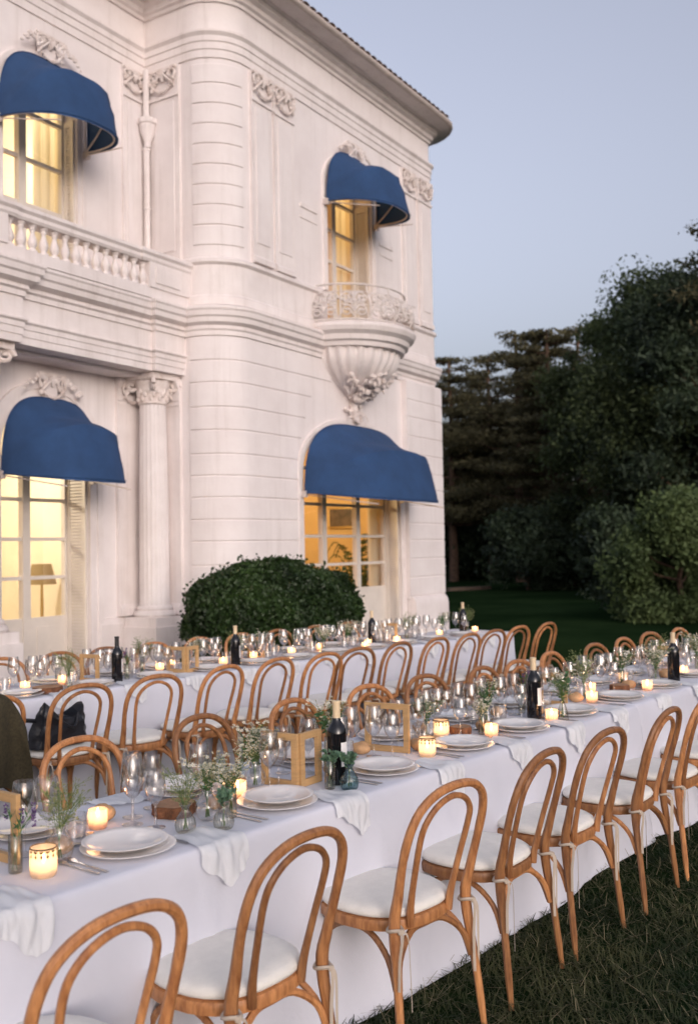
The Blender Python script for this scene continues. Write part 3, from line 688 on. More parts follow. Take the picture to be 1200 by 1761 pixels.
# ------------------------------------------------------------------ tables and cloths
PHI = math.atan((1985-600)/FPX)-ANG
class Axis:
    def __init__(self, phi, org=(0, 0)): self.phi = phi; self.o = org; self.t = (math.cos(phi), -math.sin(phi)); self.w = (math.sin(phi), math.cos(phi))
    def __call__(self, s, v, z=0): return (self.o[0]+s*self.t[0]+v*self.w[0], self.o[1]+s*self.t[1]+v*self.w[1], z)
T1 = Axis(PHI)
p0 = T1(3.6, 5.42); T2 = Axis(PHI+R_(2.0), p0)          # second table: own axis, s from its first visible place, v from its lawn edge
TOPZ = .755
T1E0, T1E1 = 2.27, 3.00; T2E0, T2E1 = 0.0, .74
def table(ax, s0, s1, e0, e1, label):
    c = ax((s0+s1)/2, (e0+e1)/2); t = thing('banquet_table', label, 'table', c, -ax.phi); h = (s1-s0)/2; w = (e1-e0)/2
    q = MB(); q.box(-h+.02, h-.02, -w+.02, w-.02, .71, .742); q.build('tabletop', 'frame_wood', t)
    k = max(2, int((s1-s0)/1.8))
    for i in range(k+1):
        for sg in (-1, 1):
            q = MB(); x = -h+.12+(2*h-.24)*i/k; q.tube([(x, sg*(w-.12), .71), (x, sg*(w-.12), 0)], .018, 8); q.build('leg', 'silver', t, smooth=True)
def cloth(ax, s0, s1, e0, e1, label, seed, lift=0, ends=(True, True)):
    rg = random.Random(seed); h = (s1-s0)/2; w = (e1-e0)/2; c = ax((s0+s1)/2, (e0+e1)/2); rad = .035
    per = []
    def run(a, b, n):
        for i in range(n): per.append((a[0]+(b[0]-a[0])*i/n, a[1]+(b[1]-a[1])*i/n))
    def cor(cx, cy, a0):
        for i in range(6): a = a0+PI/2*i/6; per.append((cx+rad*math.cos(a), cy+rad*math.sin(a)))
    nl = int(2*h/.035); nw = int(2*w/.035)
    run((-h+rad, -w), (h-rad, -w), nl); cor(h-rad, -w+rad, -PI/2); run((h, -w+rad), (h, w-rad), nw); cor(h-rad, w-rad, 0)
    run((h-rad, w), (-h+rad, w), nl); cor(-h+rad, w-rad, PI/2); run((-h, w-rad), (-h, -w+rad), nw); cor(-h+rad, -w+rad, PI)
    n = len(per); L = .035
    ph = [(rg.uniform(.25, 2.6), rg.uniform(0, 6.3), rg.uniform(.3, 1)) for _ in range(9)]
    def fold(q): return sum(a*math.sin(q*f_*2.1+p) for f_, p, a in ph)/3.2
    rows = [(-.05, .001), (-.015, .0005), (-.005, -.002), (.001, -.008), (.005, -.02), (.008, -.04), (.010, -.07), (.013, -.12), (.0145, -.17), (.016, -.22), (.018, -.28), (.020, -.33), (.0215, -.355), (.022, -.37), (.0225, -.385), (.024, -.42), (.028, -.50), (.032, -.57), (.036, -.62), (.040, -.66), (.045, -.70), (.050, -.725), (.056, -.742)]
    mb = MB(); vs = []
    for k, (o, dz) in enumerate(rows):
        dep = max(0, -dz)/.74
        for i, (x, y) in enumerate(per):
            a = Vector(per[(i+1) % n]); b = Vector(per[i-1]); d = Vector((a[0]-b[0], a[1]-b[1])).normalized(); nx, ny = d.y, -d.x
            crs = math.exp(-((((i*L+seed*.37) % .82)-.4)/.020)**2)*.009*min(1, dep*6)+math.exp(-((-dz-.37)/.02)**2)*.004
            f_ = crs+fold(i*L)*.070*dep**.9+.010*noise.noise(Vector((i*L*1.7+dz*1.5, dz*4, seed+2)))*min(1, dep*3)+.006*math.sin(i*L*9+k*.5)*dep+.004*noise.noise(Vector((i*L*3, k*.6, seed)))*(1 if dep > .03 else 0)
            zz_ = TOPZ+lift+dz+(.012*noise.noise(Vector((i*L*1.2, 3.3, seed))) if k == len(rows)-1 else 0)
            oo = o+f_+lift*(1 if dep else 0); vs.append((x+nx*oo, y+ny*oo, max(.004, zz_)))
    fs = [(k*n+(i+1) % n, k*n+i, (k+1)*n+i, (k+1)*n+(i+1) % n) for k in range(len(rows)-1) for i in range(n)]
    mb.add(vs, fs)
    b0 = nl+6+nw+6                                  # top: strips from the front run across to the back run, then the two ends
    for i in range(nl): mb.f.append((i, i+1, b0+nl-i-1, b0+nl-i))
    mb.f.append(tuple(range(nl, b0+1))); mb.f.append(tuple(list(range(b0+nl, n))+[0]))
    o = mb.build('tablecloth', 'cloth', None, smooth=True, ang=80, loc=c, rz=-ax.phi)
    tag(o, label, 'tablecloth')
table(T1, .35, 5.30, T1E0, T1E1, 'long folding table under white linen out on the grass, carrying the teal vase')
table(T1, 5.34, 10.3, T1E0, T1E1, 'long folding table under white linen that continues the lawn table towards the trees')
cloth(T1, .33, 5.33, T1E0, T1E1, 'white linen cloth on the lawn table carrying the teal vase and hinged frames', 3)
cloth(T1, 5.28, 10.35, T1E0, T1E1, 'white linen cloth overlapping at the seam towards the trees on the lawn table', 4, lift=.005)
table(T2, -1.6, 5.53, T2E0, T2E1, 'long folding table under white linen standing between round bush and lawn table')
cloth(T2, -1.62, 5.55, T2E0, T2E1, 'white linen cloth falling to the grass on the table beside the round bush', 5)

# ------------------------------------------------------------------ bentwood chairs
def make_chair():
    t = link('bentwood_chair', None)
    half = [(-.215, -.255, 0), (-.204, -.232, .22), (-.188, -.205, .45), (-.190, -.225, .56), (-.198, -.255, .68), (-.192, -.283, .775), (-.160, -.303, .842), (-.092, -.317, .884), (0, -.321, .896)]
    full = half+[(-x, y, z) for x, y, z in reversed(half[:-1])]
    pts = crom(full, 4); q = MB(); rad = []
    for p in pts: z = p.z; rad.append(.0137+.0053*math.exp(-((z-.46)/.13)**2)+(.001 if z > .7 else 0)-(.003 if z < .08 else 0))
    q.tube(pts, rad, 8); q.build('back_frame', 'chair_wood', t, smooth=True)
    half = [(-.100, -.198, .435), (-.106, -.205, .50), (-.116, -.235, .62), (-.124, -.268, .735), (-.112, -.288, .795), (-.068, -.300, .838), (0, -.305, .857)]
    full = half+[(-x, y, z) for x, y, z in reversed(half[:-1])]; pts = crom(full, 4)
    q = MB(); q.tube(pts, [.0105+.003*math.exp(-((p.z-.45)/.08)**2) for p in pts], 8); q.build('inner_hoop', 'chair_wood', t, smooth=True)
    def outline(k, n=32):
        out = []
        for i in range(n):
            a = 2*PI*i/n; c, s = math.cos(a), math.sin(a); e = .72 if s < 0 else .86
            x = math.copysign(abs(c)**e, c)*.212*k*(1-.10*max(0, -s)); y = math.copysign(abs(s)**e, s)*(.212 if s > 0 else .205)*k; out.append((x, y))
        return out
    def slab(layers, name, m):
        mb = MB(); n = 32; vs = []
        for k, z in layers: vs += [(x, y, z) for x, y in outline(k)]
        fs = [(j*n+i, j*n+(i+1) % n, (j+1)*n+(i+1) % n, (j+1)*n+i) for j in range(len(layers)-1) for i in range(n)]
        mb.add(vs, fs); mb.f.append(tuple(reversed(range(n)))); mb.f.append(tuple((len(layers)-1)*n+i for i in range(n)))
        return mb.build(name, m, t, smooth=True, ang=50)
    slab([(.95, .418), (.995, .422), (1.0, .432), (1.0, .448), (.985, .456), (.95, .458)], 'seat', 'chair_wood')
    slab([(.90, .459), (.965, .464), (.985, .474), (.965, .486), (.90, .495), (.70, .499), (.3, .500)], 'cushion', 'cushion')
    for sg in (-1, 1):
        q = MB(); q.tube([(sg*.150, .150, .43), (sg*.158, .168, .25), (sg*.165, .185, 0)], [.019, .0165, .012], 8); q.build('leg', 'chair_wood', t, smooth=True)
        q = MB(); q.tube(crom([(sg*.196, -.215, .26), (sg*.188, -.175, .35), (sg*.172, -.085, .408), (sg*.165, .03, .411), (sg*.160, .115, .36), (sg*.158, .155, .27)], 4), .0105, 7); q.build('brace', 'chair_wood', t, smooth=True)
    q = MB(); q.tube(crom([(-.190, -.222, .26), (-.165, -.205, .345), (-.085, -.185, .408), (0, -.180, .414), (.085, -.185, .408), (.165, -.205, .345), (.190, -.222, .26)], 4), .0115, 7); q.build('brace', 'chair_wood', t, smooth=True)
    q = MB(); q.tube(crom([(-.150, .165, .27), (-.125, .155, .35), (-.06, .14, .411), (.06, .14, .411), (.125, .155, .35), (.150, .165, .27)], 4), .0105, 7); q.build('brace', 'chair_wood', t, smooth=True)
    rg = random.Random(2)
    for sg in (-1, 1):
        x, y = sg*.188, -.208
        q = MB(); q.tube([(x+.025*math.cos(a), y+.025*math.sin(a), .452+.004*math.sin(2*a)) for a in [2*PI*i/12 for i in range(12)]], .006, 5, closed=True)
        q.ball((x+sg*.004, y-.026, .450), .011, 6, 4)
        for k in range(2):
            ln = rg.uniform(.17, .27); dx = rg.uniform(-.03, .035); q.tube(crom([(x, y-.028, .450), (x+dx*.5, y-.040, .43), (x+dx*.9, y-.036, .45-ln*.5), (x+dx*1.3, y-.030-.01*k, .45-ln)], 4), .005, 4, flat=.22)
        q.build('cushion_tie', 'ribbon', t, smooth=True)
    return t
CJ = random.Random(77); CH0 = make_chair(); ch_used = [False]
def chair(ax, s, v, rz, label, group):
    if not ch_used[0]: o = CH0; ch_used[0] = True
    else: o = copy_tree(CH0)
    o.location = ax(s+CJ.uniform(-.012, .012), v+CJ.uniform(-.015, .015)); o.rotation_euler.z = rz-ax.phi+CJ.uniform(-.07, .07); o.scale = (1, 1, .982)
    return tag(o, label, 'chair', group)
LM1 = [(1.25, 'short of the diamond candle jar'), (1.92, 'between lavender vase and wood slice'), (2.57, 'between wood slice and hinged frames'), (3.19, 'between teal vase and upright frame'),
       (3.77, 'between the dotted candle jars'), (4.28, 'before the bottle with tapered vase'), (4.84, 'after the bottle with tapered vase'), (5.42, 'at the cloth seam'), (6.0, 'just past the cloth seam'),
       (6.5, 'by the bottle past the seam'), (7.1, 'beyond the bottle past the seam'), (7.67, 'by the last bottle'), (8.25, 'beyond the last bottle'), (8.8, 'at the tree end')]
LM2 = [(-.55, 'by the brown coat'), (0, 'by the black bag'), (.5, 'by the bottle with open neck'), (1.0, 'before the fluted column'), (1.5, 'by the hinged frames'), (2.02, 'where the bush begins'), (2.46, 'before the bush'),
       (2.94, 'before the middle of the bush'), (3.43, 'where the bush ends'), (3.9, 'before the wide door'), (4.38, 'past the wide door'), (4.85, 'by the villa corner'), (5.3, 'at the table end')]
def near1(s): return min(LM1, key=lambda q: abs(q[0]-s))[1]
def near2(s): return min(LM2, key=lambda q: abs(q[0]-s))[1]
rg = random.Random(21)
for s, dv, a in ((1.36, -.035, .05), (2.015, .03, .03), (2.76, .0, -.02), (3.34, .0, .0), (3.90, -.02, .02), (4.49, -.02, .0), (5.08, -.02, .0), (5.68, -.02, .0), (6.3, -.02, 0)):
    chair(T1, s, 2.105+dv, a, 'cushioned bentwood chair on the open grass side, '+near1(s), 'chairs along the open grass side of the lawn table')
for s, v in ((2.51, 3.12), (3.21, 3.10), (3.78, 3.07), (4.38, 3.07), (4.88, 3.05), (5.44, 2.96), (5.86, 2.94), (6.42, 2.99), (7.10, 3.0), (7.67, 3.0), (8.21, 3.01), (8.75, 2.98)):
    chair(T1, s, v+.06, PI+rg.uniform(-.05, .05), 'bentwood chair across the lawn table facing the open grass, '+near1(s), 'chairs between the two tables facing the grass')
# row on the lawn side of the villa table (s counted from 3.6)
for i, s in enumerate((-.62, .0, .53, 1.05, 1.55, 2.02, 2.46, 2.94, 3.43, 3.88, 4.32, 4.80, 5.26)):
    lb = 'bentwood chair facing the villa at the far table, '+near2(s)
    if i == 0: lb = 'bentwood chair hung with a dark brown coat'
    if i == 1: lb = 'bentwood chair with a black leather bag on its seat'
    chair(T2, s, -.24+rg.uniform(-.02, .02), rg.uniform(-.06, .06), lb, 'chairs facing the villa at the far table')
for s in (-.1, .45, .95, 1.38, 1.86, 2.40, 2.85, 3.34, 3.9, 4.4):
    chair(T2, s, T2E1+.20, PI+rg.uniform(-.05, .05), 'bentwood chair with its back to the villa, '+near2(s), 'chairs with their backs to the villa')

# ------------------------------------------------------------------ tableware
def lathe_me(name, prof, m, n=24, **k): b = MB(); b.lathe(prof, n, **k); return b.mesh(name, m, True, 50)
ME = {}
ME['wine'] = lathe_me('wine_glass', [(.001, .001), (.033, .001), (.034, .003), (.012, .007), (.0045, .014), (.0035, .05), (.0038, .078), (.008, .086), (.022, .100), (.034, .120), (.0395, .142), (.0385, .165), (.034, .195), (.0305, .218), (.030, .2185), (.033, .195), (.0375, .165), (.0385, .142), (.033, .121), (.021, .102), (.007, .089), (.001, .087)], 'glass', 28)
ME['small'] = lathe_me('wine_glass', [(.001, .001), (.031, .001), (.032, .003), (.011, .007), (.0042, .013), (.0034, .05), (.0036, .070), (.008, .078), (.021, .091), (.031, .108), (.0345, .126), (.033, .148), (.029, .172), (.027, .186), (.0265, .1865), (.0283, .172), (.0322, .148), (.0335, .126), (.030, .109), (.020, .093), (.007, .081), (.001, .079)], 'glass', 28)
ME['tumbler'] = lathe_me('tumbler', [(.001, .001), (.028, .001), (.030, .004), (.036, .05), (.039, .095), (.0382, .0955), (.0348, .05), (.0285, .010), (.001, .008)], 'glass', 28)
ME['charger'] = lathe_me('plate', [(.001, .003), (.075, .003), (.085, .0), (.09, .003), (.125, .012), (.141, .017), (.142, .0185), (.140, .0195), (.122, .015), (.088, .007), (.001, .0065)], 'ceramic', 44)
ME['plate'] = lathe_me('plate', [(.001, .003), (.068, .003), (.076, 0), (.082, .003), (.108, .012), (.126, .0185), (.127, .020), (.125, .021), (.106, .0155), (.079, .007), (.001, .0065)], 'ceramic', 44)
def flat_shape(name, outline, th, m, curve):
    b = MB(); n = len(outline); b.v = [(x, y, curve(y)) for x, y in outline]+[(x, y, curve(y)+th) for x, y in outline]
    b.f = [tuple(reversed(range(n))), tuple(range(n, 2*n))]+[(i, (i+1) % n, n+(i+1) % n, n+i) for i in range(n)]
    return b.mesh(name, m)
cv_ = lambda y: .001+.006*max(0, (y-.02)/.08)*max(0, 1-abs((y-.06)/.06)) if y > .0 else .001
L_ = [(.0055, -.10), (.006, -.085), (.0042, -.02), (.0032, .02), (.0045, .04), (.0105, .055), (.0115, .07), (.0110, .10), (.0085, .10), (.0085, .073), (.0045, .073), (.0040, .10), (.0016, .10), (.0014, .073)]
ME['fork'] = flat_shape('fork', L_+[(-x, y) for x, y in reversed(L_)], .0016, 'silver', cv_)
ME['knife'] = flat_shape('knife', [(.006, -.115), (.0065, -.09), (.005, .0), (.0105, .01), (.0115, .05), (.009, .09), (.0, .115), (-.004, .10), (-.0045, 0), (-.0065, -.09), (-.006, -.115)], .0016, 'silver', lambda y: .001)
ME['spoon'] = flat_shape('spoon', [(.005, -.10), (.0055, -.085), (.003, -.02), (.003, .03), (.012, .045), (.0185, .065), (.0165, .085), (.009, .098), (0, .101), (-.009, .098), (-.0165, .085), (-.0185, .065), (-.012, .045), (-.003, .03), (-.003, -.02), (-.0055, -.085), (-.005, -.10)], .0016, 'silver', cv_)
def bread_me(seed):
    b = MB(); b.ball((0, 0, .026), .036, 14, 9, (1.25, .95, .74)); b.v = [tuple(Vector(p)*(1+.16*noise.noise(Vector(p)*38+Vector((seed, 0, 0))))) for p in b.v]
    zm = min(p[2] for p in b.v); b.v = [(p[0], p[1], p[2]-zm) for p in b.v]; return b.mesh('bread_roll', 'bread', True)
BREAD = [bread_me(i) for i in range(3)]
def napkin_me(seed, edge):
    # folded linen: one end by the plate, the loose corner sliding over the table edge (local y=-edge)
    rg_ = random.Random(seed); b = MB(); nu, nv = 30, 30; W = .17+rg_.uniform(-.01, .02); top = .14; ph = [rg_.uniform(0, 6.3) for _ in range(6)]
    corner_ = rg_.uniform(.45, .8)                 # where the hanging corner points
    for j in range(nv+1):
        for i in range(nu+1):
            u = i/nu; ln = top+.055+.085*max(0, 1-abs(u-corner_)*1.7)+.006*math.sin(u*17+ph[0]); d = j/nv*ln
            x = (u-.5)*W*(.66+.34*min(1, d/.12))+.012*(d/.2)*math.sin(ph[1])
            tri = lambda q: abs(((q/PI) % 2)-1)*2-1
            f_ = .0050*tri(u*6.5+ph[2]+d*7)+.0026*math.sin(u*13+ph[3]-d*22)+.0016*math.sin(u*29+ph[4]+d*30)
            if d < top: y = -edge+top-d; z = .012+max(-.004, f_)*.8+.003*math.sin(d*40+ph[5]+u*3)
            else: e = d-top; bd_ = min(1, e/.02); y = -edge-.014*bd_-.012-abs(f_)*2.2*min(1, e/.03)-e*.09; z = .012-.008*bd_-max(0, e-.008)
            b.v.append((x, y, z))
    for j in range(nv):
        for i in range(nu): a = j*(nu+1)+i; b.f.append((a, a+1, a+nu+2, a+nu+1))
    return b.mesh('napkin', 'napkin', True)
NAPK = {('a', i): napkin_me(i+1, .15) for i in range(4)}
occupied = {1: [], 2: []}; FIXED = []
def free(k, s, v, r): return all((s-a)**2+(v-b)**2 > (r+c)**2 for a, b, c in occupied[k])
def claim(k, s, v, r):
    # the nearest clear spot for something of radius r
    for d in (0, .02, .04, .06, .08, .10, .13):
        for q in range(1 if d == 0 else 10):
            a = q*2*PI/10; ss, vv = s+d*math.cos(a), v+d*math.sin(a)
            if free(k, ss, vv, r): occupied[k].append((ss, vv, r)); return ss, vv
    return None
AX = {1: T1, 2: T2}
TN = {1: 'lawn table', 2: 'far table'}
def whereof(k, s): return near1(s) if k == 1 else near2(s)
def lay(me, name, k, s, v, z, rz, label, cat, group):
    return tag(link(name, me, None, AX[k](s, v, TOPZ+.0025+z), rz-AX[k].phi), label, cat, group)
# ---- bottles
def make_bottle(dark):
    t = link('wine_bottle', None)
    q = MB(); q.lathe([(.001, .002), (.034, .001), (.0375, .006), (.038, .02), (.038, .19), (.036, .205), (.028, .222), (.018, .236), (.0145, .25), (.014, .29), (.001, .29)], 28); q.build('glass_body', 'bottle_dark', t, smooth=True)
    q = MB(); q.lathe([(.0148, .248), (.0148, .302), (.0165, .303), (.0165, .312), (.014, .314), (.001, .314)], 20); q.build('capsule', 'foil_cream' if not dark else 'foil_black', t, smooth=True)
    q = MB(); q.lathe([(.0383, .07), (.0383, .16)], 16, a0=-PI*.62, a1=PI*.28); q.build('paper_label', 'paper', t, smooth=True)
    return t
BT = make_bottle(False); BT2 = make_bottle(True)
BT2.name = 'wine_bottle'
def bottle(k, s, v, rz, label, dark=False, used={}):
    src = BT2 if dark else BT; o = src if src.name not in used else copy_tree(src); used[src.name] = 1
    o.location = AX[k](s, v, TOPZ+.0025); o.rotation_euler.z = rz
    occupied[k].append((s, v, .045)); tag(o, label, 'bottle', 'wine bottles standing on the tables')
bottle(1, 2.93, 2.45, -.2, 'dark wine bottle with gold neck behind the teal vase')
bottle(1, 4.60, 2.52, -.3, 'dark wine bottle with gold neck beside a tapered vase and glowing votive')
bottle(1, 6.30, 2.44, .6, 'dark wine bottle past the cloth seam of the lawn table')
bottle(1, 7.95, 2.62, .2, 'dark wine bottle near the tree end of the lawn table')
bottle(2, .74, .20, .5, 'wine bottle with an open neck and pale label facing the column', dark=True)
bottle(2, 1.82, .18, .4, 'wine bottle with cream capsule and white label before the round bush')
bottle(2, 3.68, .36, .3, 'wine bottle with cream capsule where the bush meets the wide door')
bottle(2, 5.15, .36, .3, 'wine bottle with cream capsule by the villa corner')
# ---- candles
def make_votive(pattern):
    t = link('candle_jar', None); h, r = (.078, .037) if pattern else (.062, .031)
    q = MB(); q.lathe([(.001, .002), (r*.86, .001), (r*.95, .006), (r, .02), (r*.99, h), (r*.955, h+.001), (r*.955, .012), (.001, .009)], 32, rib=.006 if pattern else 0, nrib=32); q.build('jar', 'votive_cream' if pattern else 'votive', t, smooth=True)
    if pattern:
        q = MB(); q.lathe([(r*.985, h-.001), (r*1.015, h), (r*1.015, h+.003), (r*.97, h+.004), (r*.955, h+.002)], 32); q.build('rim', 'votive_rim', t, smooth=True)
        for i in range(14):
            a = 2*PI*i/14; q = MB(); c = Vector((math.cos(a), math.sin(a), 0)); T_ = Vector((-math.sin(a), math.cos(a), 0)); rr_ = r*1.012
            o = c*rr_+Vector((0, 0, h-.017)); q.add([o-Vector((0, 0, .007)), o+T_*.0042, o+Vector((0, 0, .007)), o-T_*.0042], [(0, 1, 2, 3)])
            o = c*rr_+Vector((0, 0, h-.005)); a2 = a+PI/14
            q.add([o-Vector((0, 0, .004))-T_*.001, o+T_*.006, o+T_*.006+Vector((0, 0, .003)), o-T_*.006+Vector((0, 0, .003)), o-T_*.006], [(0, 1, 2, 3, 4)]); q.build('diamond', 'votive_rim', t)
    q = MB(); q.lathe([(.001, .012), (r*.6, .012), (r*.62, .03), (r*.5, .032), (.001, .031)], 20); q.build('wax', 'wax', t, smooth=True)
    q = MB(); q.lathe([(.0008, .036), (.0045, .042), (.0055, .048), (.004, .056), (.0015, .063), (.0002, .067)], 10); q.build('flame', 'flame', t, smooth=True)
    q = MB(); q.tube([(0, 0, .03), (0, 0, .040)], .0008, 5); q.build('wick', 'votive_rim', t)
    ld = bpy.data.lights.new('candle_light', 'POINT'); ld.energy = .075 if pattern else .08; ld.color = (1, .58, .33); ld.shadow_soft_size = .012
    link('candle_light', ld, t, (0, 0, .050))
    return t
VP, VQ = make_votive(True), make_votive(False); vused = {}
def votive(k, s, v, pattern, label):
    pos = claim(k, s, v, .042)
    if not pos: return
    src = VP if pattern else VQ; o = src if pattern not in vused else copy_tree(src); vused[pattern] = 1
    o.location = AX[k](*pos, TOPZ+.0025); o.rotation_euler.z = random.uniform(0, .4); tag(o, label, 'candle', 'lit candles on the tables')
votive(1, 1.63, 2.43, True, 'lit candle jar with diamond pattern in front of the lavender tube vase')
votive(1, 3.53, 2.45, True, 'lit candle jar with dotted rim at the foot of the upright wooden frame')
votive(1, 3.92, 2.64, True, 'lit candle jar with dotted rim beside a ribbed vase and wood slice')
votive(1, 2.015, 2.70, False, 'plain pinkish lit votive next to the thick bark-edged wood slice')
votive(1, 2.55, 2.60, False, 'plain pinkish lit votive between the wood slice and the hinged frames')
votive(1, 4.04, 2.44, False, 'plain lit votive beside a plate before a low white posy')
votive(1, 4.56, 2.40, False, 'plain lit votive right against the dark bottle and tapered vase')
votive(1, 5.23, 2.50, False, 'plain lit votive just short of the cloth seam')
for s, v in ((5.82, 2.42), (5.55, 2.66), (6.1, 2.7), (6.62, 2.5), (6.95, 2.68), (7.4, 2.55), (7.75, 2.7), (8.4, 2.6)):
    votive(1, s, v, False, 'plain lit votive %s, %s' % ('towards the villa side' if v > 2.6 else 'towards the grass side', near1(s)))
for s, v in ((.12, .34), (.44, .40), (1.28, .42), (1.45, .5), (1.80, .30), (2.2, .38), (2.62, .36), (3.55, .30), (3.32, .14), (3.92, .26), (4.65, .30), (5.22, .26), (-.4, .4), (3.0, .4)):
    votive(2, s, v, False, 'lit votive on the far table%s, ' % (' towards the villa' if v > .395 else '')+near2(s))
# ---- wood slices
def slice_thing(k, s, v, r, label):
    q = MB(); n = 40; rg_ = random.Random(int(s*100)); vs = []
    rad = [r*(1+.05*math.sin(3*2*PI*i/n+1)+.04*math.sin(7*2*PI*i/n)+rg_.uniform(-.02, .02)) for i in range(n)]
    for f_, z in ((.94, 0), (1.0, .006), (1.02, .018), (1.0, .034), (.95, .038)):
        for i in range(n): a = 2*PI*i/n; g = f_*rad[i]*(1+(rg_.uniform(-.025, .025) if .0 < z < .038 else 0)); vs.append((g*math.cos(a), g*math.sin(a)*.9, z))
    q.add(vs, [(j*n+i, j*n+(i+1) % n, (j+1)*n+(i+1) % n, (j+1)*n+i) for j in range(4) for i in range(n)]); q.f.append(tuple(reversed(range(n))))
    t = thing('wood_slice', label, 'wood slice', AX[k](s, v, TOPZ+.0025), 0, 'wood slices on the tables')
    q.build('bark', 'bark', t, smooth=True)
    q = MB(); q.add([(.95*rad[i]*math.cos(2*PI*i/n), .95*rad[i]*math.sin(2*PI*i/n)*.9, .0385) for i in range(n)], [tuple(range(n))]); q.build('cut_face', 'slice_top', t)
    occupied[k].append((s, v, r*1.05))
slice_thing(1, 2.275, 2.625, .078, 'thick bark-edged wood slice beside the ribbed clear vase')
slice_thing(1, 4.03, 2.60, .055, 'small bark-edged wood slice behind the plain votive')
slice_thing(1, 5.74, 2.56, .062, 'bark-edged wood slice just past the cloth seam'); slice_thing(2, .18, .17, .10, 'bark-edged wood slice on the table by the villa')
# ---- wooden frames
BW = .025
def frame_leaf(mb, w, h, bw=.034, th=.016):
    for x0, x1, z0, z1 in ((-w/2, -w/2+bw, 0, h), (w/2-bw, w/2, 0, h), (-w/2+bw, w/2-bw, 0, bw), (-w/2+bw, w/2-bw, h-bw, h)): mb.box(x0, x1, -th/2, th/2, z0, z1)
def wood_frame(k, a, b, h, label, c=None):
    # leaf standing from a to b (s, v); c: second leaf hinged at b
    t = thing('wooden_frame', label, 'frame', AX[k](*a, TOPZ+.0025), 0, 'bare wooden frames standing on the tables')
    O = Vector(AX[k](*a)); prs = [(a, b)]+([(b, c)] if c else [])
    for i, (p, q_) in enumerate(prs):
        P, Q = Vector(AX[k](*p)), Vector(AX[k](*q_)); d = Q-P; w = d.length; ang = math.atan2(d.y, d.x); off = .010 if i else 0
        for (x0, x1, z0, z1) in ((off, BW+off, 0, h), (w-BW, w, 0, h), (BW+off, w-BW, 0, BW), (BW+off, w-BW, h-BW, h)):
            m = MB(); m.box(x0, x1, -.008, .008, z0, z1); m.xform(Matrix.Translation(P-O) @ Matrix.Rotation(ang, 4, 'Z')); m.build('frame_bar', 'frame_wood', t)
        for q in range(4): u = (q+.5)/4; occupied[k].append((p[0]+(q_[0]-p[0])*u, p[1]+(q_[1]-p[1])*u, .022))
wood_frame(1, (2.77, 2.69), (2.79, 2.525), .20, 'pair of hinged wooden frames standing behind the bottle and teal vase', (2.93, 2.535))
wood_frame(1, (3.50, 2.76), (3.54, 2.55), .21, 'single upright wooden frame behind the patterned candle jar')
wood_frame(1, (1.63, 2.77), (1.645, 2.575), .20, 'wooden frame standing behind the lavender tube vase')
wood_frame(1, (5.02, 2.72), (5.05, 2.56), .18, 'wooden frame standing just short of the cloth seam')
wood_frame(1, (6.70, 2.75), (6.74, 2.58), .18, 'wooden frame past the cloth seam of the lawn table')
wood_frame(2, (1.30, .36), (1.34, .20), .19, 'pair of hinged wooden frames on the table by the villa', (1.48, .22)); wood_frame(2, (.62, .46), (.66, .30), .19, 'wooden frame beside the open bottle on the table by the villa')
wood_frame(2, (2.25, .50), (2.28, .34), .18, 'wooden frame before the near half of the round bush'); wood_frame(2, (3.95, .46), (3.98, .30), .18, 'wooden frame facing the wide door')
# ---- vases and posies
VA = {'pear_teal': lathe_me('vase', [(.001, .002), (.026, .001), (.031, .008), (.034, .025), (.030, .045), (.019, .064), (.012, .076), (.013, .084), (.020, .095), (.019, .096), (.012, .084), (.011, .076)], 'glass_teal', 40, rib=.035, nrib=20),
      'pear': lathe_me('vase', [(.001, .002), (.025, .001), (.030, .008), (.033, .024), (.029, .043), (.018, .060), (.0115, .072), (.0125, .080), (.019, .090), (.018, .091), (.0115, .080), (.0105, .072)], 'glass_ribbed', 40, rib=.04, nrib=20),
      'tube': lathe_me('vase', [(.001, .002), (.018, .001), (.0195, .006), (.0195, .105), (.0185, .106), (.018, .01), (.001, .008)], 'glass_ribbed', 24),
      'globe': lathe_me('vase', [(.001, .002), (.02, .001), (.034, .012), (.041, .035), (.038, .056), (.026, .076), (.018, .088), (.019, .10), (.018, .101), (.0165, .088), (.024, .075)], 'glass', 28),
      'taper': lathe_me('vase', [(.001, .002), (.029, .001), (.031, .006), (.027, .035), (.018, .065), (.0125, .085), (.0145, .10), (.0135, .101), (.0115, .085)], 'glass_ribbed', 28)}
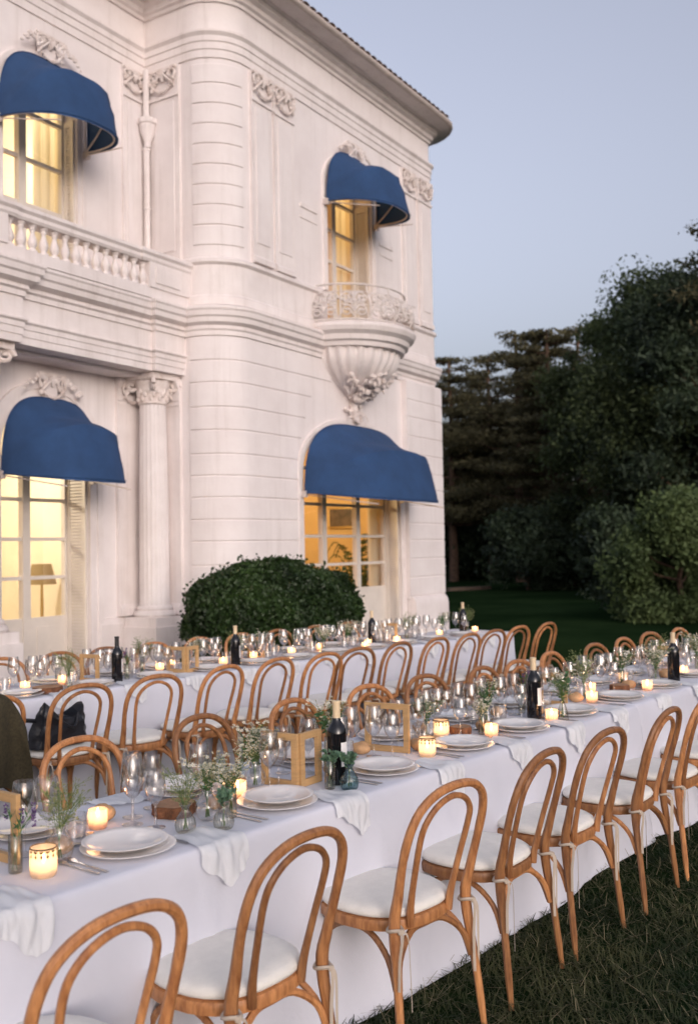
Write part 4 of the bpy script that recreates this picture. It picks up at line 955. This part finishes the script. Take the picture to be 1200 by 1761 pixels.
def make_posy(kind, seed):
    rg_ = random.Random(seed); t = link('flower_posy', None); st = MB(); lf = MB(); fl = MB(); f2 = MB()
    def leaf(mb, p, d, ln, w):
        d = d.normalized(); s = d.orthogonal().normalized(); s = Matrix.Rotation(rg_.uniform(0, 6.3), 3, d) @ s; n_ = d.cross(s)
        mb.add([p, p+d*ln*.5+s*w+n_*w*.3, p+d*ln, p+d*ln*.5-s*w+n_*w*.3], [(0, 1, 2, 3)])
    def flower(mb, p, r, k=5):
        n_ = Vector((rg_.gauss(0, .6), rg_.gauss(0, .6), 1)).normalized(); s = n_.orthogonal().normalized(); b_ = n_.cross(s)
        for i in range(k): a = 2*PI*i/k; d = s*math.cos(a)+b_*math.sin(a); e = s*math.cos(a+.5)+b_*math.sin(a+.5); g = s*math.cos(a-.5)+b_*math.sin(a-.5); mb.add([p, p+g*r*.7+n_*r*.15, p+d*r+n_*r*.3, p+e*r*.7+n_*r*.15], [(0, 1, 2, 3)])
    ns = {'white': 11, 'wisp': 9, 'euca': 6, 'lavender': 4, 'mixed': 9}[kind]
    for i in range(ns):
        a = rg_.uniform(0, 2*PI); sp = rg_.uniform(.01, .080 if kind != 'euca' else .045); H_ = rg_.uniform(.13, .20) if kind != 'euca' else rg_.uniform(.11, .15)
        if kind in ('lavender', 'wisp'): H_ += .02
        tip = Vector((math.cos(a)*sp, math.sin(a)*sp, H_)); neck = Vector((math.cos(a)*.006, math.sin(a)*.006, .085)); base = Vector((-math.cos(a)*.008, -math.sin(a)*.008, .010))
        pts = crom([base, neck, (neck+tip)*.5+Vector((0, 0, .01)), tip], 4); st.tube(pts, .0012, 4)
        kd = kind if kind != 'mixed' else rg_.choice(['white', 'wisp', 'euca'])
        if kd == 'euca':
            for j in range(26):
                u = rg_.uniform(.40, 1); p = pts[int(u*(len(pts)-1))]; d = Vector((rg_.gauss(0, 1), rg_.gauss(0, 1), rg_.uniform(-.1, .9))); leaf(lf, p, d, rg_.uniform(.014, .024), .008)
        elif kd == 'white':
            for j in range(19):
                d = Vector((rg_.gauss(0, 1), rg_.gauss(0, 1), rg_.uniform(.1, 1.2))).normalized()*rg_.uniform(.015, .045); p = pts[rg_.randint(6, len(pts)-1)]
                st.tube([p, p+d], .0006, 3); flower(fl, p+d, rg_.uniform(.0045, .009)); f2.ball(p+d+Vector((0, 0, .001)), .0018, 5, 3)
            for j in range(6): leaf(lf, pts[rg_.randint(4, 9)], Vector((rg_.gauss(0, 1), rg_.gauss(0, 1), .5)), .02, .004)
        elif kd == 'wisp':
            for j in range(26):
                d = Vector((math.cos(a)*.6+rg_.gauss(0, .8), math.sin(a)*.6+rg_.gauss(0, .8), rg_.uniform(.0, 1.1))).normalized()*rg_.uniform(.015, .055); p = pts[rg_.randint(5, len(pts)-1)]
                st.tube([p, p+d], .0005, 3); lf.ball(p+d, .0021, 4, 3)
                leaf(lf, p+d*.7, d+Vector((rg_.gauss(0, .02), rg_.gauss(0, .02), .01)), .012, .0012)
        else:
            for j in range(34):
                u = rg_.uniform(0, 1); p = tip-Vector((0, 0, .045*u)); d = Vector((rg_.gauss(0, 1), rg_.gauss(0, 1), .6)); leaf(fl, p, d, .009, .003)
            for j in range(5): leaf(lf, pts[rg_.randint(4, 9)], Vector((rg_.gauss(0, .7), rg_.gauss(0, .7), 1)), .035, .003)
    tag(st.build('stem', 'stem', t, smooth=True), kind='stuff')
    if lf.v: tag(lf.build('foliage', {'euca': 'leaf_gray', 'wisp': 'umbel'}.get(kind, 'leaf_green'), t), kind='stuff')
    if fl.v: tag(fl.build('blossom', 'petal_purple' if kind == 'lavender' else 'petal_white', t), kind='stuff')
    if f2.v: tag(f2.build('flower_eye', 'petal_yellow', t), kind='stuff')
    return t
POS = {}; KW = {'white': 'small white blossoms', 'wisp': 'wispy umbels', 'euca': 'eucalyptus leaves', 'lavender': 'lavender spikes', 'mixed': 'mixed green sprigs'}
def vase(k, s, v, vt, pk, wherephrase, seed=0, sc=1.0):
    pos = claim(k, s, v, .036)
    if not pos: return
    nm = {'pear_teal': 'teal ribbed vase', 'pear': 'clear ribbed bud vase', 'tube': 'clear tube vase', 'globe': 'round clear vase', 'taper': 'clear tapered vase'}[vt]
    o = link('flower_vase', VA[vt], None, AX[k](*pos, TOPZ+.0025), random.uniform(0, 3)); tag(o, nm+' '+wherephrase, 'vase', 'small glass vases on the tables')
    key = (pk, seed % 2)
    if key not in POS: p = POS[key] = make_posy(pk, hash(pk) % 1 + seed % 2 + {'white': 1, 'wisp': 11, 'euca': 21, 'lavender': 31, 'mixed': 41}[pk])
    else: p = copy_tree(POS[key])
    p.location = AX[k](*pos, TOPZ+.0035); p.rotation_euler.z = random.uniform(0, 6.28); p.scale = (sc, sc, sc)
    tag(p, KW[pk]+' in a vase '+wherephrase, 'flowers', 'flower posies in the vases')
for s_, v_, nm_ in ((2.105, 2.635, 'wine'), (2.165, 2.71, 'wine'), (2.125, 2.545, 'small'), (2.765, 2.60, 'small'), (2.70, 2.585, 'wine')):
    occupied[1].append((s_, v_, .036)); FIXED.append((s_, v_, nm_))
vase(1, 1.60, 2.52, 'tube', 'lavender', 'behind the diamond candle jar')
vase(1, 1.73, 2.50, 'globe', 'wisp', 'beside the diamond candle jar', 0, 1.0)
vase(1, 2.15, 2.43, 'pear', 'wisp', 'in front of the thick wood slice', 1, .9)
vase(1, 2.25, 2.36, 'pear', 'euca', 'at the table edge before the wood slice', 1, .9)
vase(1, 2.29, 2.48, 'globe', 'white', 'just past the thick wood slice', 0)
vase(1, 2.36, 2.44, 'tube', 'white', 'between wood slice and plain votive', 1)
vase(1, 2.84, 2.80, 'tube', 'white', 'behind the hinged frames', 0)
vase(1, 2.70, 2.66, 'globe', 'white', 'beside the hinged frames', 1)
vase(1, 2.85, 2.42, 'tube', 'euca', 'standing against the dark bottle', 0, .95)
vase(1, 2.885, 2.355, 'pear_teal', 'euca', 'in front of the dark bottle', 1, 1.0)
vase(1, 3.20, 2.72, 'tube', 'mixed', 'between the bottle and the upright frame', 0, 1.25)
vase(1, 3.83, 2.66, 'pear', 'mixed', 'beside the dotted candle jars', 1)
vase(1, 4.05, 2.52, 'tube', 'white', 'beside the plain votive and small slice', 0, .8)
vase(1, 4.30, 2.62, 'taper', 'mixed', 'between the small slice and the bottle', 0, 1.1)
vase(1, 4.63, 2.385, 'taper', 'mixed', 'in front of the bottle short of the seam', 1, 1.25)
vase(1, 4.72, 2.66, 'tube', 'lavender', 'behind the bottle short of the seam', 0, 1.2)
for i, (s, v, a, b) in enumerate(((5.30, 2.58, 'globe', 'wisp'), (5.9, 2.62, 'tube', 'mixed'), (6.15, 2.50, 'pear', 'white'), (6.55, 2.66, 'taper', 'wisp'), (6.95, 2.52, 'tube', 'white'), (7.3, 2.7, 'globe', 'mixed'), (7.7, 2.55, 'tube', 'wisp'), (8.2, 2.6, 'globe', 'white'))):
    vase(1, s, v, a, b, 'of the lawn table, '+near1(s), i, 1.15)
for i, (s, v, a, b) in enumerate(((-.1, .45, 'tube', 'wisp'), (.34, .18, 'taper', 'wisp'), (.48, .52, 'tube', 'lavender'), (.88, .28, 'tube', 'lavender'), (1.15, .46, 'tube', 'wisp'), (1.62, .40, 'globe', 'white'), (1.92, .26, 'tube', 'wisp'), (2.35, .48, 'tube', 'mixed'), (2.75, .44, 'globe', 'euca'), (2.95, .3, 'tube', 'white'), (3.45, .46, 'globe', 'white'), (4.2, .36, 'tube', 'wisp'), (4.85, .40, 'globe', 'mixed'), (5.32, .42, 'tube', 'wisp'))):
    vase(2, s, v, a, b, 'of the far table, '+near2(s), i, 1.1)
# ---- places
def place(k, s, v, far, seed, full=True):
    rg_ = random.Random(seed); sg = -1 if far else 1; rz = PI if far else 0; e = .155
    w_ = ('villa' if far else 'lawn')+' side of '+TN[k]+', '+whereof(k, s)
    def at(ds, dv): return s+sg*ds, v+sg*dv
    lay(ME['charger'], 'plate', k, s, v, 0, rz, 'under plate, '+w_, 'plate', 'white under plates laid on the tables')
    dx, dy = rg_.uniform(-.012, .012), rg_.uniform(-.008, .008)
    lay(ME['plate'], 'plate', k, *at(dx, dy), .0165, rz, 'top dinner plate, '+w_, 'plate', 'white dinner plates laid on the tables')
    occupied[k].append((s, v, .135))
    lay(NAPK[('a', seed % 4)], 'napkin', k, *at(.215+rg_.uniform(-.02, .02), .0), -.004, rz+rg_.uniform(-.06, .06), 'hanging napkin, '+w_, 'napkin', 'white napkins hanging over the table edge')
    skip = (k == 1 and not far and seed in (1, 2)); gl = [] if skip else [('wine', .20, .22), ('wine', .125, .285), ('small', .215, .13), ('tumbler', .03, .25)] if not far else [('wine', .19, .19), ('wine', .12, .245), ('small', .225, .10), ('tumbler', .04, .22)]
    for gi, (nm, ds, dv) in enumerate(gl):
        pos = claim(k, *at(ds+rg_.uniform(-.015, .015), dv+rg_.uniform(-.015, .015)), .036)
        if pos: lay(ME[nm], 'tumbler' if nm == 'tumbler' else 'wine_glass', k, *pos, 0, rg_.uniform(0, 6), ('low tumbler, ' if nm == 'tumbler' else 'small wine glass, ' if nm == 'small' else ('tall outer wine glass, ', 'tall inner wine glass, ')[gi])+w_, 'glass', 'clear %s set out on the tables' % ('tumblers' if nm == 'tumbler' else 'wine glasses'))
    if skip:
        for gi, (a_, b_, nm) in enumerate([q for q in FIXED if 0 < q[0]-s < .35]):
            lay(ME[nm], 'wine_glass', k, a_, b_, 0, 0, ('small wine glass, ' if nm == 'small' else ('tall outer wine glass, ', 'tall inner wine glass, ')[gi % 2])+w_, 'glass', 'clear wine glasses set out on the tables')
    if full:
        for j, ds in enumerate((-.165, -.193)):
            lay(ME['fork'], 'fork', k, *at(ds, -.015+rg_.uniform(-.01, .01)), 0, rz+rg_.uniform(-.06, .06), '%s fork, ' % ('inner', 'outer')[j]+w_, 'fork', 'silver forks by the plates')
        lay(ME['knife'], 'knife', k, *at(.153, .02), 0, rz+rg_.uniform(-.05, .05), 'silver knife, '+w_, 'knife', 'silver knives by the plates')
        lay(ME['spoon'], 'spoon', k, *at(-.02, .175), 0, rz+PI/2+rg_.uniform(-.15, .15), 'silver spoon, '+w_, 'spoon', 'silver spoons by the plates')
        pos = claim(k, *at(-.165, .125), .034)
        if pos: lay(BREAD[seed % 3], 'bread_roll', k, *pos, 0, rg_.uniform(0, 6), 'crusty bread roll, '+w_, 'bread', 'bread rolls by the plates')
for i, s in enumerate((1.25, 1.92, 2.57, 3.19, 3.77, 4.28, 4.82, 5.42, 6.0, 6.6)): place(1, s, 2.425, False, i)
for i, s in enumerate((1.85, 2.50, 3.18, 3.76, 4.36, 4.88, 5.44, 5.9, 6.45, 7.1, 7.67, 8.21)): place(1, s, 2.835, True, i+20, i < 5)
for i, s in enumerate((-.55, -.02, .52, 1.04, 1.54, 2.02, 2.46, 2.94, 3.43, 3.88, 4.36, 4.85)): place(2, s, .155, False, i+40, False)
for i, s in enumerate((-.1, .45, .95, 1.38, 1.86, 2.40, 2.85, 3.34, 3.9, 4.4)): place(2, s, .575, True, i+60, False)

# ------------------------------------------------------------------ coat and bag
def coat():
    b = MB(); nu, nv = 30, 34; H_ = .56
    for j in range(nv+1):
        t = j/nv*2-1                              # -1 back hem .. 0 over the hoop .. 1 front hem
        d = abs(t)*H_; sd_ = 1 if t > 0 else -1
        for i in range(nu+1):
            u = i/nu*2-1; wd = .205+.05*min(1, d/.25)+.02*math.sin(j*.4); x = u*wd
            top = .935-.20*abs(u)**2.4
            yb = -.335+.16*(d/.5)*.55; out = .030+.03*min(1, d/.15)+.018*math.sin(u*7+j*.08+(1.3 if t > 0 else 0))*min(1, d/.2)+.012*noise.noise(Vector((u*3, t*4, 1)))
            y = yb+(out if t > 0 else -out)*min(1, (d+.012)/.06); z = top-max(0, d-.02)*(1-.12*abs(u))
            b.v.append((x, y, z))
    for j in range(nv):
        for i in range(nu): a = j*(nu+1)+i; b.f.append((a, a+1, a+nu+2, a+nu+1))
    return b
c0 = coat().build('coat', 'coat', None, smooth=True, ang=80, loc=T2(-.62, -.24), rz=-T2.phi); c0.scale = (.86, 1, .97)
tag(c0, 'dark brown wool coat hung over a bentwood chair back', 'coat')
bg = thing('handbag', 'slouching black leather bag on the seat of a bentwood chair', 'bag', T2(-.02, -.22, .5), -T2.phi+.15); bg.scale = (1.22, 1.1, 1.1)
b = MB(); nu, nv = 40, 16                         # slumped tote: wide base, gathered and sagging top
for j in range(nv+1):
    t_ = j/nv; hz = .225*t_
    for i in range(nu):
        a = 2*PI*i/nu; c_, s_ = math.cos(a), math.sin(a); W_ = .165*(1-.22*t_)+.012*math.sin(3*a+1); D_ = (.085*(1-.62*t_**1.4))+.008*math.sin(5*a)
        cr = .020*noise.noise(Vector((c_*2.4, s_*2.4, t_*3)))+.012*noise.noise(Vector((c_*5, s_*5, t_*7)))
        x_ = math.copysign(abs(c_)**.7, c_)*(W_+cr); y_ = math.copysign(abs(s_)**.75, s_)*(D_+cr*.8)-.02-.035*t_
        b.v.append((x_, y_, max(.0015, hz+(-.055*(1-abs(c_))*t_**2+.03*math.sin(a*2+.6)*t_**2-.035*t_**3*max(0, c_)))))
for j in range(nv):
    for i in range(nu): b.f.append((j*nu+i, j*nu+(i+1) % nu, (j+1)*nu+(i+1) % nu, (j+1)*nu+i))
b.f.append(tuple(reversed(range(nu)))); b.f.append(tuple(nv*nu+i for i in range(nu)))
b.build('bag_body', 'leather', bg, smooth=True)
q = MB(); q.tube(crom([(-.09, -.03, .19), (-.05, -.10, .15), (.03, -.115, .10), (.08, -.09, .17)], 5), .007, 6); q.build('strap', 'leather', bg, smooth=True)
q = MB(); q.tube(crom([(-.13, -.02, .15), (-.20, -.01, .165), (-.235, .0, .155)], 4), .012, 6); q.build('strap', 'leather', bg, smooth=True)

# ------------------------------------------------------------------ plants
def ground_at(px, F): r = (px-600)/FPX*F; return Vector((Fv0.x*F+Rv.x*r, Fv0.y*F+Rv.y*r, 0))
# round clipped bush against the villa
BU = Vector((9.42, 6.95, 0)); rng = np.random.default_rng(3)
N = 62000; d = rng.normal(size=(N, 3)); d /= np.linalg.norm(d, axis=1)[:, None]; d[:, 2] = np.abs(d[:, 2])*1.0-.45*(rng.random(N) < .3)
lump = np.array([1+.11*noise.noise(Vector(q)*2.2)+.05*noise.noise(Vector(q)*6)+.03*noise.noise(Vector(q)*14) for q in d])
d = np.sign(d)*np.abs(d)**.72
rad = lump*(1-.15*rng.random(N)**2.0); P = d*rad[:, None]*np.array([1.11, .77, .86])+np.array([0, 0, .64]); P = P[P[:, 2] > .03]
rm = rng.uniform(0, 1, len(P)) < .04; P[rm] *= (1+rng.uniform(.01, .06, rm.sum()))[:, None]
V, F4 = leaf_cloud(P, .026, rng, .6)
bush = thing('clipped_bush', 'large round clipped evergreen bush against the villa wall', 'bush', BU)
bush.rotation_euler.z = -.12
quads('foliage', V, F4, 'box_leaves', bush)
q = MB()
rgb = random.Random(4)
for i in range(7):
    a = i*.9; q.tube([(.1*math.cos(a), .08*math.sin(a), 0), (.35*math.cos(a), .25*math.sin(a), .5), (.75*math.cos(a), .5*math.sin(a), .95)], [.04, .03, .012], 6)
q.build('stem', 'trunk', bush, smooth=True)
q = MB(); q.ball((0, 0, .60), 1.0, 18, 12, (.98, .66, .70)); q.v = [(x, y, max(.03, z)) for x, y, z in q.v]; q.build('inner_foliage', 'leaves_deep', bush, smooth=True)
# trees
def trunk_mesh(h, r0, rg_, lean=0, limbs=(), kinks=.12):
    q = MB(); pts = []
    for i in range(9):
        u = i/8; pts.append(Vector((lean*u*h+rg_.uniform(-kinks, kinks)*u, rg_.uniform(-kinks, kinks)*u, h*u)))
    q.tube(pts, [r0*(1-.75*i/8) for i in range(9)], 9)
    for (z, a, ln, up_) in limbs:
        u = min(.97, z/h); k = pts[int(u*8)]; b0 = Vector((k.x, k.y, z)); e = b0+Vector((math.cos(a)*ln, math.sin(a)*ln, up_)); m_ = (b0+e)*.5+Vector((0, 0, -.06*ln))
        r = r0*(1-.75*u)*.5; q.tube([b0, m_, e], [r, r*.6, r*.2], 6)
    return q, pts
def pine(px, F, top, label, seed, spread=2.2, first=.30, n_pl=16, leaves=11000, lean=0, group='pines beyond the lawn', m='needles', den=1.0):
    rg_ = random.Random(seed); rn = np.random.default_rng(seed); p = ground_at(px, F); t = thing('pine_tree', label, 'tree', p, rg_.uniform(0, 6), group)
    limbs = []; cl = []
    for i in range(n_pl):
        u = first+(1-first)*(i/(n_pl-1))**.9; z = top*u*.96; ln = spread*(1-.55*((u-first)/(1-first))**1.6)*rg_.uniform(.6, 1.1)
        for j in range(3 if i < n_pl-2 else 2):
            a = rg_.uniform(0, 2*PI); l2 = ln*rg_.uniform(.55, 1); up_ = rg_.uniform(-.1, .25)*l2; limbs.append((z, a, l2, up_))
            for f_ in ((.55, .8), (1.0, 1.0)):
                cl.append((math.cos(a)*l2*f_[0]+lean*z, math.sin(a)*l2*f_[0], z+up_*f_[0]+.08, l2*.40*f_[1]+.22))
    cl.append((lean*top, 0, top*.97, .6))
    q, pts = trunk_mesh(top*.98, .028*top*.6+.05, rg_, lean, limbs); q.build('trunk', 'trunk', t, smooth=True)
    cl = np.array(cl); wts = cl[:, 3]**2; idx = rn.choice(len(cl), leaves, p=wts/wts.sum())
    d = rn.normal(size=(leaves, 3)); d /= np.linalg.norm(d, axis=1)[:, None]; d *= rn.random(leaves)[:, None]**.45
    P = cl[idx, :3]+d*cl[idx, 3:4]*np.array([1.25, 1.25, .26])*rn.choice([1.0, 1.0, 1.0, 1.25], leaves)[:, None]; V, F4 = leaf_cloud(P, .105, rn, .36, flat=.35); quads('crown', V, F4, m, t)
    return t
def broadleaf(px, F, top, label, seed, rad, low=.12, leaves=26000, size=.12, m='leaves_dark', group='broadleaf trees beyond the lawn', nb=46, name='broadleaf_tree', cat='tree', trunk=True, droop=0):
    rg_ = random.Random(seed); rn = np.random.default_rng(seed); p = ground_at(px, F); t = thing(name, label, cat, p, 0, group)
    cl = []; limbs = []
    for i in range(nb):
        a = rg_.uniform(0, 2*PI); u = low+(1-low)*rg_.random(); prof = math.sin(PI*min(1, (.22+.78*(u-low)/(1-low))*.92))**.7
        r = rad*prof*math.sqrt(rg_.uniform(.25, 1)); z = top*u*.95; cl.append((math.cos(a)*r, math.sin(a)*r, z, rad*rg_.uniform(.10, .34)))
        if trunk and i % 3 == 0: limbs.append((max(.15*top, z*.7), a, r*.9, z*.28))
    cl.append((0, 0, top*.94, rad*.22))
    q, pts = trunk_mesh(top*.85, .035*top*.5+.03, rg_, 0, limbs, .1); q.build('trunk', 'trunk', t, smooth=True)
    cl = np.array(cl); wts = cl[:, 3]**2; idx = rn.choice(len(cl), leaves, p=wts/wts.sum())
    d = rn.normal(size=(leaves, 3)); d /= np.linalg.norm(d, axis=1)[:, None]; d *= (1-.55*rn.random(leaves)**1.6)[:, None]
    P = cl[idx, :3]+d*cl[idx, 3:4]*np.array([1, 1, .75])*rn.choice([1.0, 1.0, 1.45, 1.9], leaves)[:, None]
    if droop: P[:, 2] -= droop*rn.random(leaves)
    P[:, 2] = np.maximum(P[:, 2], .05); V, F4 = leaf_cloud(P, size, rn, .45); quads('crown', V, F4, m, t)
    return t
def zt(y, F): return CAMZ+(940-y)*F/FPX
for px, y, F, sp, lb, sd_, fi in ((778, 606, 47, 2.4, 'flat-topped pine right behind the villa corner', 1, .42), (845, 604, 50, 2.4, 'low-crowned pine between the villa corner and the bare-trunked pine', 2, .40),
                                  (893, 566, 45, 2.6, 'broad pine with layered plates next to the bare-trunked pine', 3, .45), (945, 560, 41, 2.0, 'pine with a tall bare reddish trunk standing free', 4, .55),
                                  (1000, 556, 47, 2.6, 'dense pine beside the large dark broadleaf tree', 5, .30), (815, 640, 58, 2.6, 'distant thin pine deep in the grove', 6, .45), (925, 620, 60, 2.6, 'distant pine seen through the grove', 7, .45), (872, 700, 66, 2.8, 'small pine farthest back in the grove', 8, .5)):
    pine(px, F, zt(y, F), lb, sd_, sp*1.15, fi*.62, n_pl=17, leaves=20000)
broadleaf(1158, 33, zt(468, 33), 'large dark broadleaf tree towering over the shrubs', 21, 3.0, leaves=80000, nb=110, size=.085)
broadleaf(1045, 37, zt(540, 37), 'dark leafy tree between the pines and the towering tree', 22, 2.2, leaves=46000, nb=70, size=.085)
broadleaf(1215, 31, zt(470, 31), 'dark tree spreading past the towering tree', 23, 3.0, leaves=60000, nb=80, m='leaves_deep', size=.09)
broadleaf(1320, 36, zt(420, 36), 'tall dark tree beyond the spreading one', 24, 3.2, leaves=26000, nb=60, m='leaves_deep')
tp = pine(1318, 29, zt(370, 29), 'tall pine reaching a high branch over the dark trees', 31, 2.6, .72, n_pl=8, leaves=9000, group='pines beyond the lawn')
broadleaf(905, 37, zt(885, 37), 'round dark shrub at the lawn edge below the bare-trunked pine', 41, 1.7, low=.1, leaves=16000, size=.09, m='leaves_deep', group='shrubs along the lawn edge', name='shrub', cat='shrub', nb=40)
broadleaf(985, 38, zt(870, 38), 'dark shrub mass beside the round shrub', 42, 1.8, low=.08, leaves=16000, size=.10, m='leaves_deep', group='shrubs along the lawn edge', name='shrub', cat='shrub', nb=40)
broadleaf(1060, 30, zt(890, 30), 'low dark shrub in front of the towering tree', 43, 1.5, low=.08, leaves=14000, size=.09, m='leaves_deep', group='shrubs along the lawn edge', name='shrub', cat='shrub', nb=36)
broadleaf(1165, 21, zt(850, 21), 'pale green feathery shrub leaning over the lawn', 44, 1.25, low=.10, leaves=52000, size=.058, m='leaves_light', group='shrubs along the lawn edge', name='shrub', cat='shrub', nb=44, droop=.25)
broadleaf(1120, 24, zt(985, 24), 'low dark shrub at the foot of the pale feathery one', 45, 1.3, low=.05, leaves=12000, size=.07, m='leaves_deep', group='shrubs along the lawn edge', name='shrub', cat='shrub', nb=30)
for i, (px, y, F) in enumerate(((760, 880, 52), (830, 870, 55), (900, 860, 54), (975, 840, 52), (1060, 800, 50), (1150, 760, 46), (1240, 800, 40), (720, 880, 50))):
    broadleaf(px, F, zt(y, F), 'dense dark undergrowth shrub far back, '+('right behind the villa corner', 'below the flat-topped pine', 'below the broad layered pine', 'below the dense pine', 'behind the low leafy tree', 'behind the towering tree', 'behind the spreading dark tree', 'hidden behind the villa side')[i], 60+i, 2.6, low=.04, leaves=9000, size=.16, m='leaves_deep', group='undergrowth below the pines', name='shrub', cat='shrub', nb=40)
# kerb and stone gate pillar at the lawn edge
kb = MB(); a, b_ = ground_at(768, 37), ground_at(838, 38); dv = (b_-a); kb.box(0, dv.length, -.12, .12, 0, .12)
o = kb.build('kerb', 'stone_grey', None, loc=a); o.rotation_euler.z = math.atan2(dv.y, dv.x); tag(o, kind='structure')
# grass blades where the lawn is near
rng = np.random.default_rng(9); NB = 480000
s = rng.uniform(2.2, 15, NB); v = rng.uniform(-2.5, 5.4, NB); x = s*T1.t[0]+v*T1.w[0]; y = s*T1.t[1]+v*T1.w[1]; dist = np.hypot(x, y)
keep = (rng.random(NB) < np.clip((4.2/dist)**1.5, 0, 1)) & ~((v > T1E0+.06) & (v < T1E1-.06)); x, y = x[keep], y[keep]; n = len(x)
patch = np.array([noise.noise(Vector((a*1.1, b*1.1, 0)))+.6*noise.noise(Vector((a*4, b*4, 3))) for a, b in zip(x, y)])
h = rng.uniform(.012, .046, n)*(1+.6*patch); wdt = rng.uniform(.0010, .0024, n)*(1+dist[keep]*.12); a = rng.uniform(0, 2*PI, n); ln = rng.uniform(.3, 2.6, n)*h
ca, sa = np.cos(a), np.sin(a); V = np.zeros((n, 6, 3), np.float32)
for k, (f_, g, wv) in enumerate(((0, 0, 1), (.35, .65, .8), (1, 1, .12))):
    px_, py_ = x+ca*ln*f_, y+sa*ln*f_; z = h*g
    V[:, 2*k] = np.stack([px_-sa*wdt*wv, py_+ca*wdt*wv, z], 1); V[:, 2*k+1] = np.stack([px_+sa*wdt*wv, py_-ca*wdt*wv, z], 1)
F4 = (np.arange(n)[:, None, None]*6+np.array([[0, 1, 3, 2], [2, 3, 5, 4]])[None]).reshape(-1, 4)
tag(quads('grass', V.reshape(-1, 3), F4, 'grass'), 'short rough grass of the lawn, dark green with dry straws', 'grass', kind='stuff')

NS = 15000; k = rng.integers(0, n, NS); sx, sy = x[k]+rng.normal(0, .02, NS), y[k]+rng.normal(0, .02, NS); a = rng.uniform(0, 2*PI, NS); L2 = rng.uniform(.03, .09, NS); z0 = rng.uniform(.004, .03, NS); z1 = z0+rng.uniform(-.0, .045, NS); wv = rng.uniform(.0009, .0018, NS)
ca, sa = np.cos(a), np.sin(a); V = np.stack([np.stack([sx-sa*wv, sy+ca*wv, z0], 1), np.stack([sx+sa*wv, sy-ca*wv, z0], 1), np.stack([sx+ca*L2+sa*wv*.5, sy+sa*L2-ca*wv*.5, z1], 1), np.stack([sx+ca*L2-sa*wv*.5, sy+sa*L2+ca*wv*.5, z1], 1)], 1)
tag(quads('straw', V.reshape(-1, 3), np.arange(4*NS).reshape(-1, 4), 'straw'), 'dry pale straws lying in the short lawn grass', 'straw', kind='stuff')
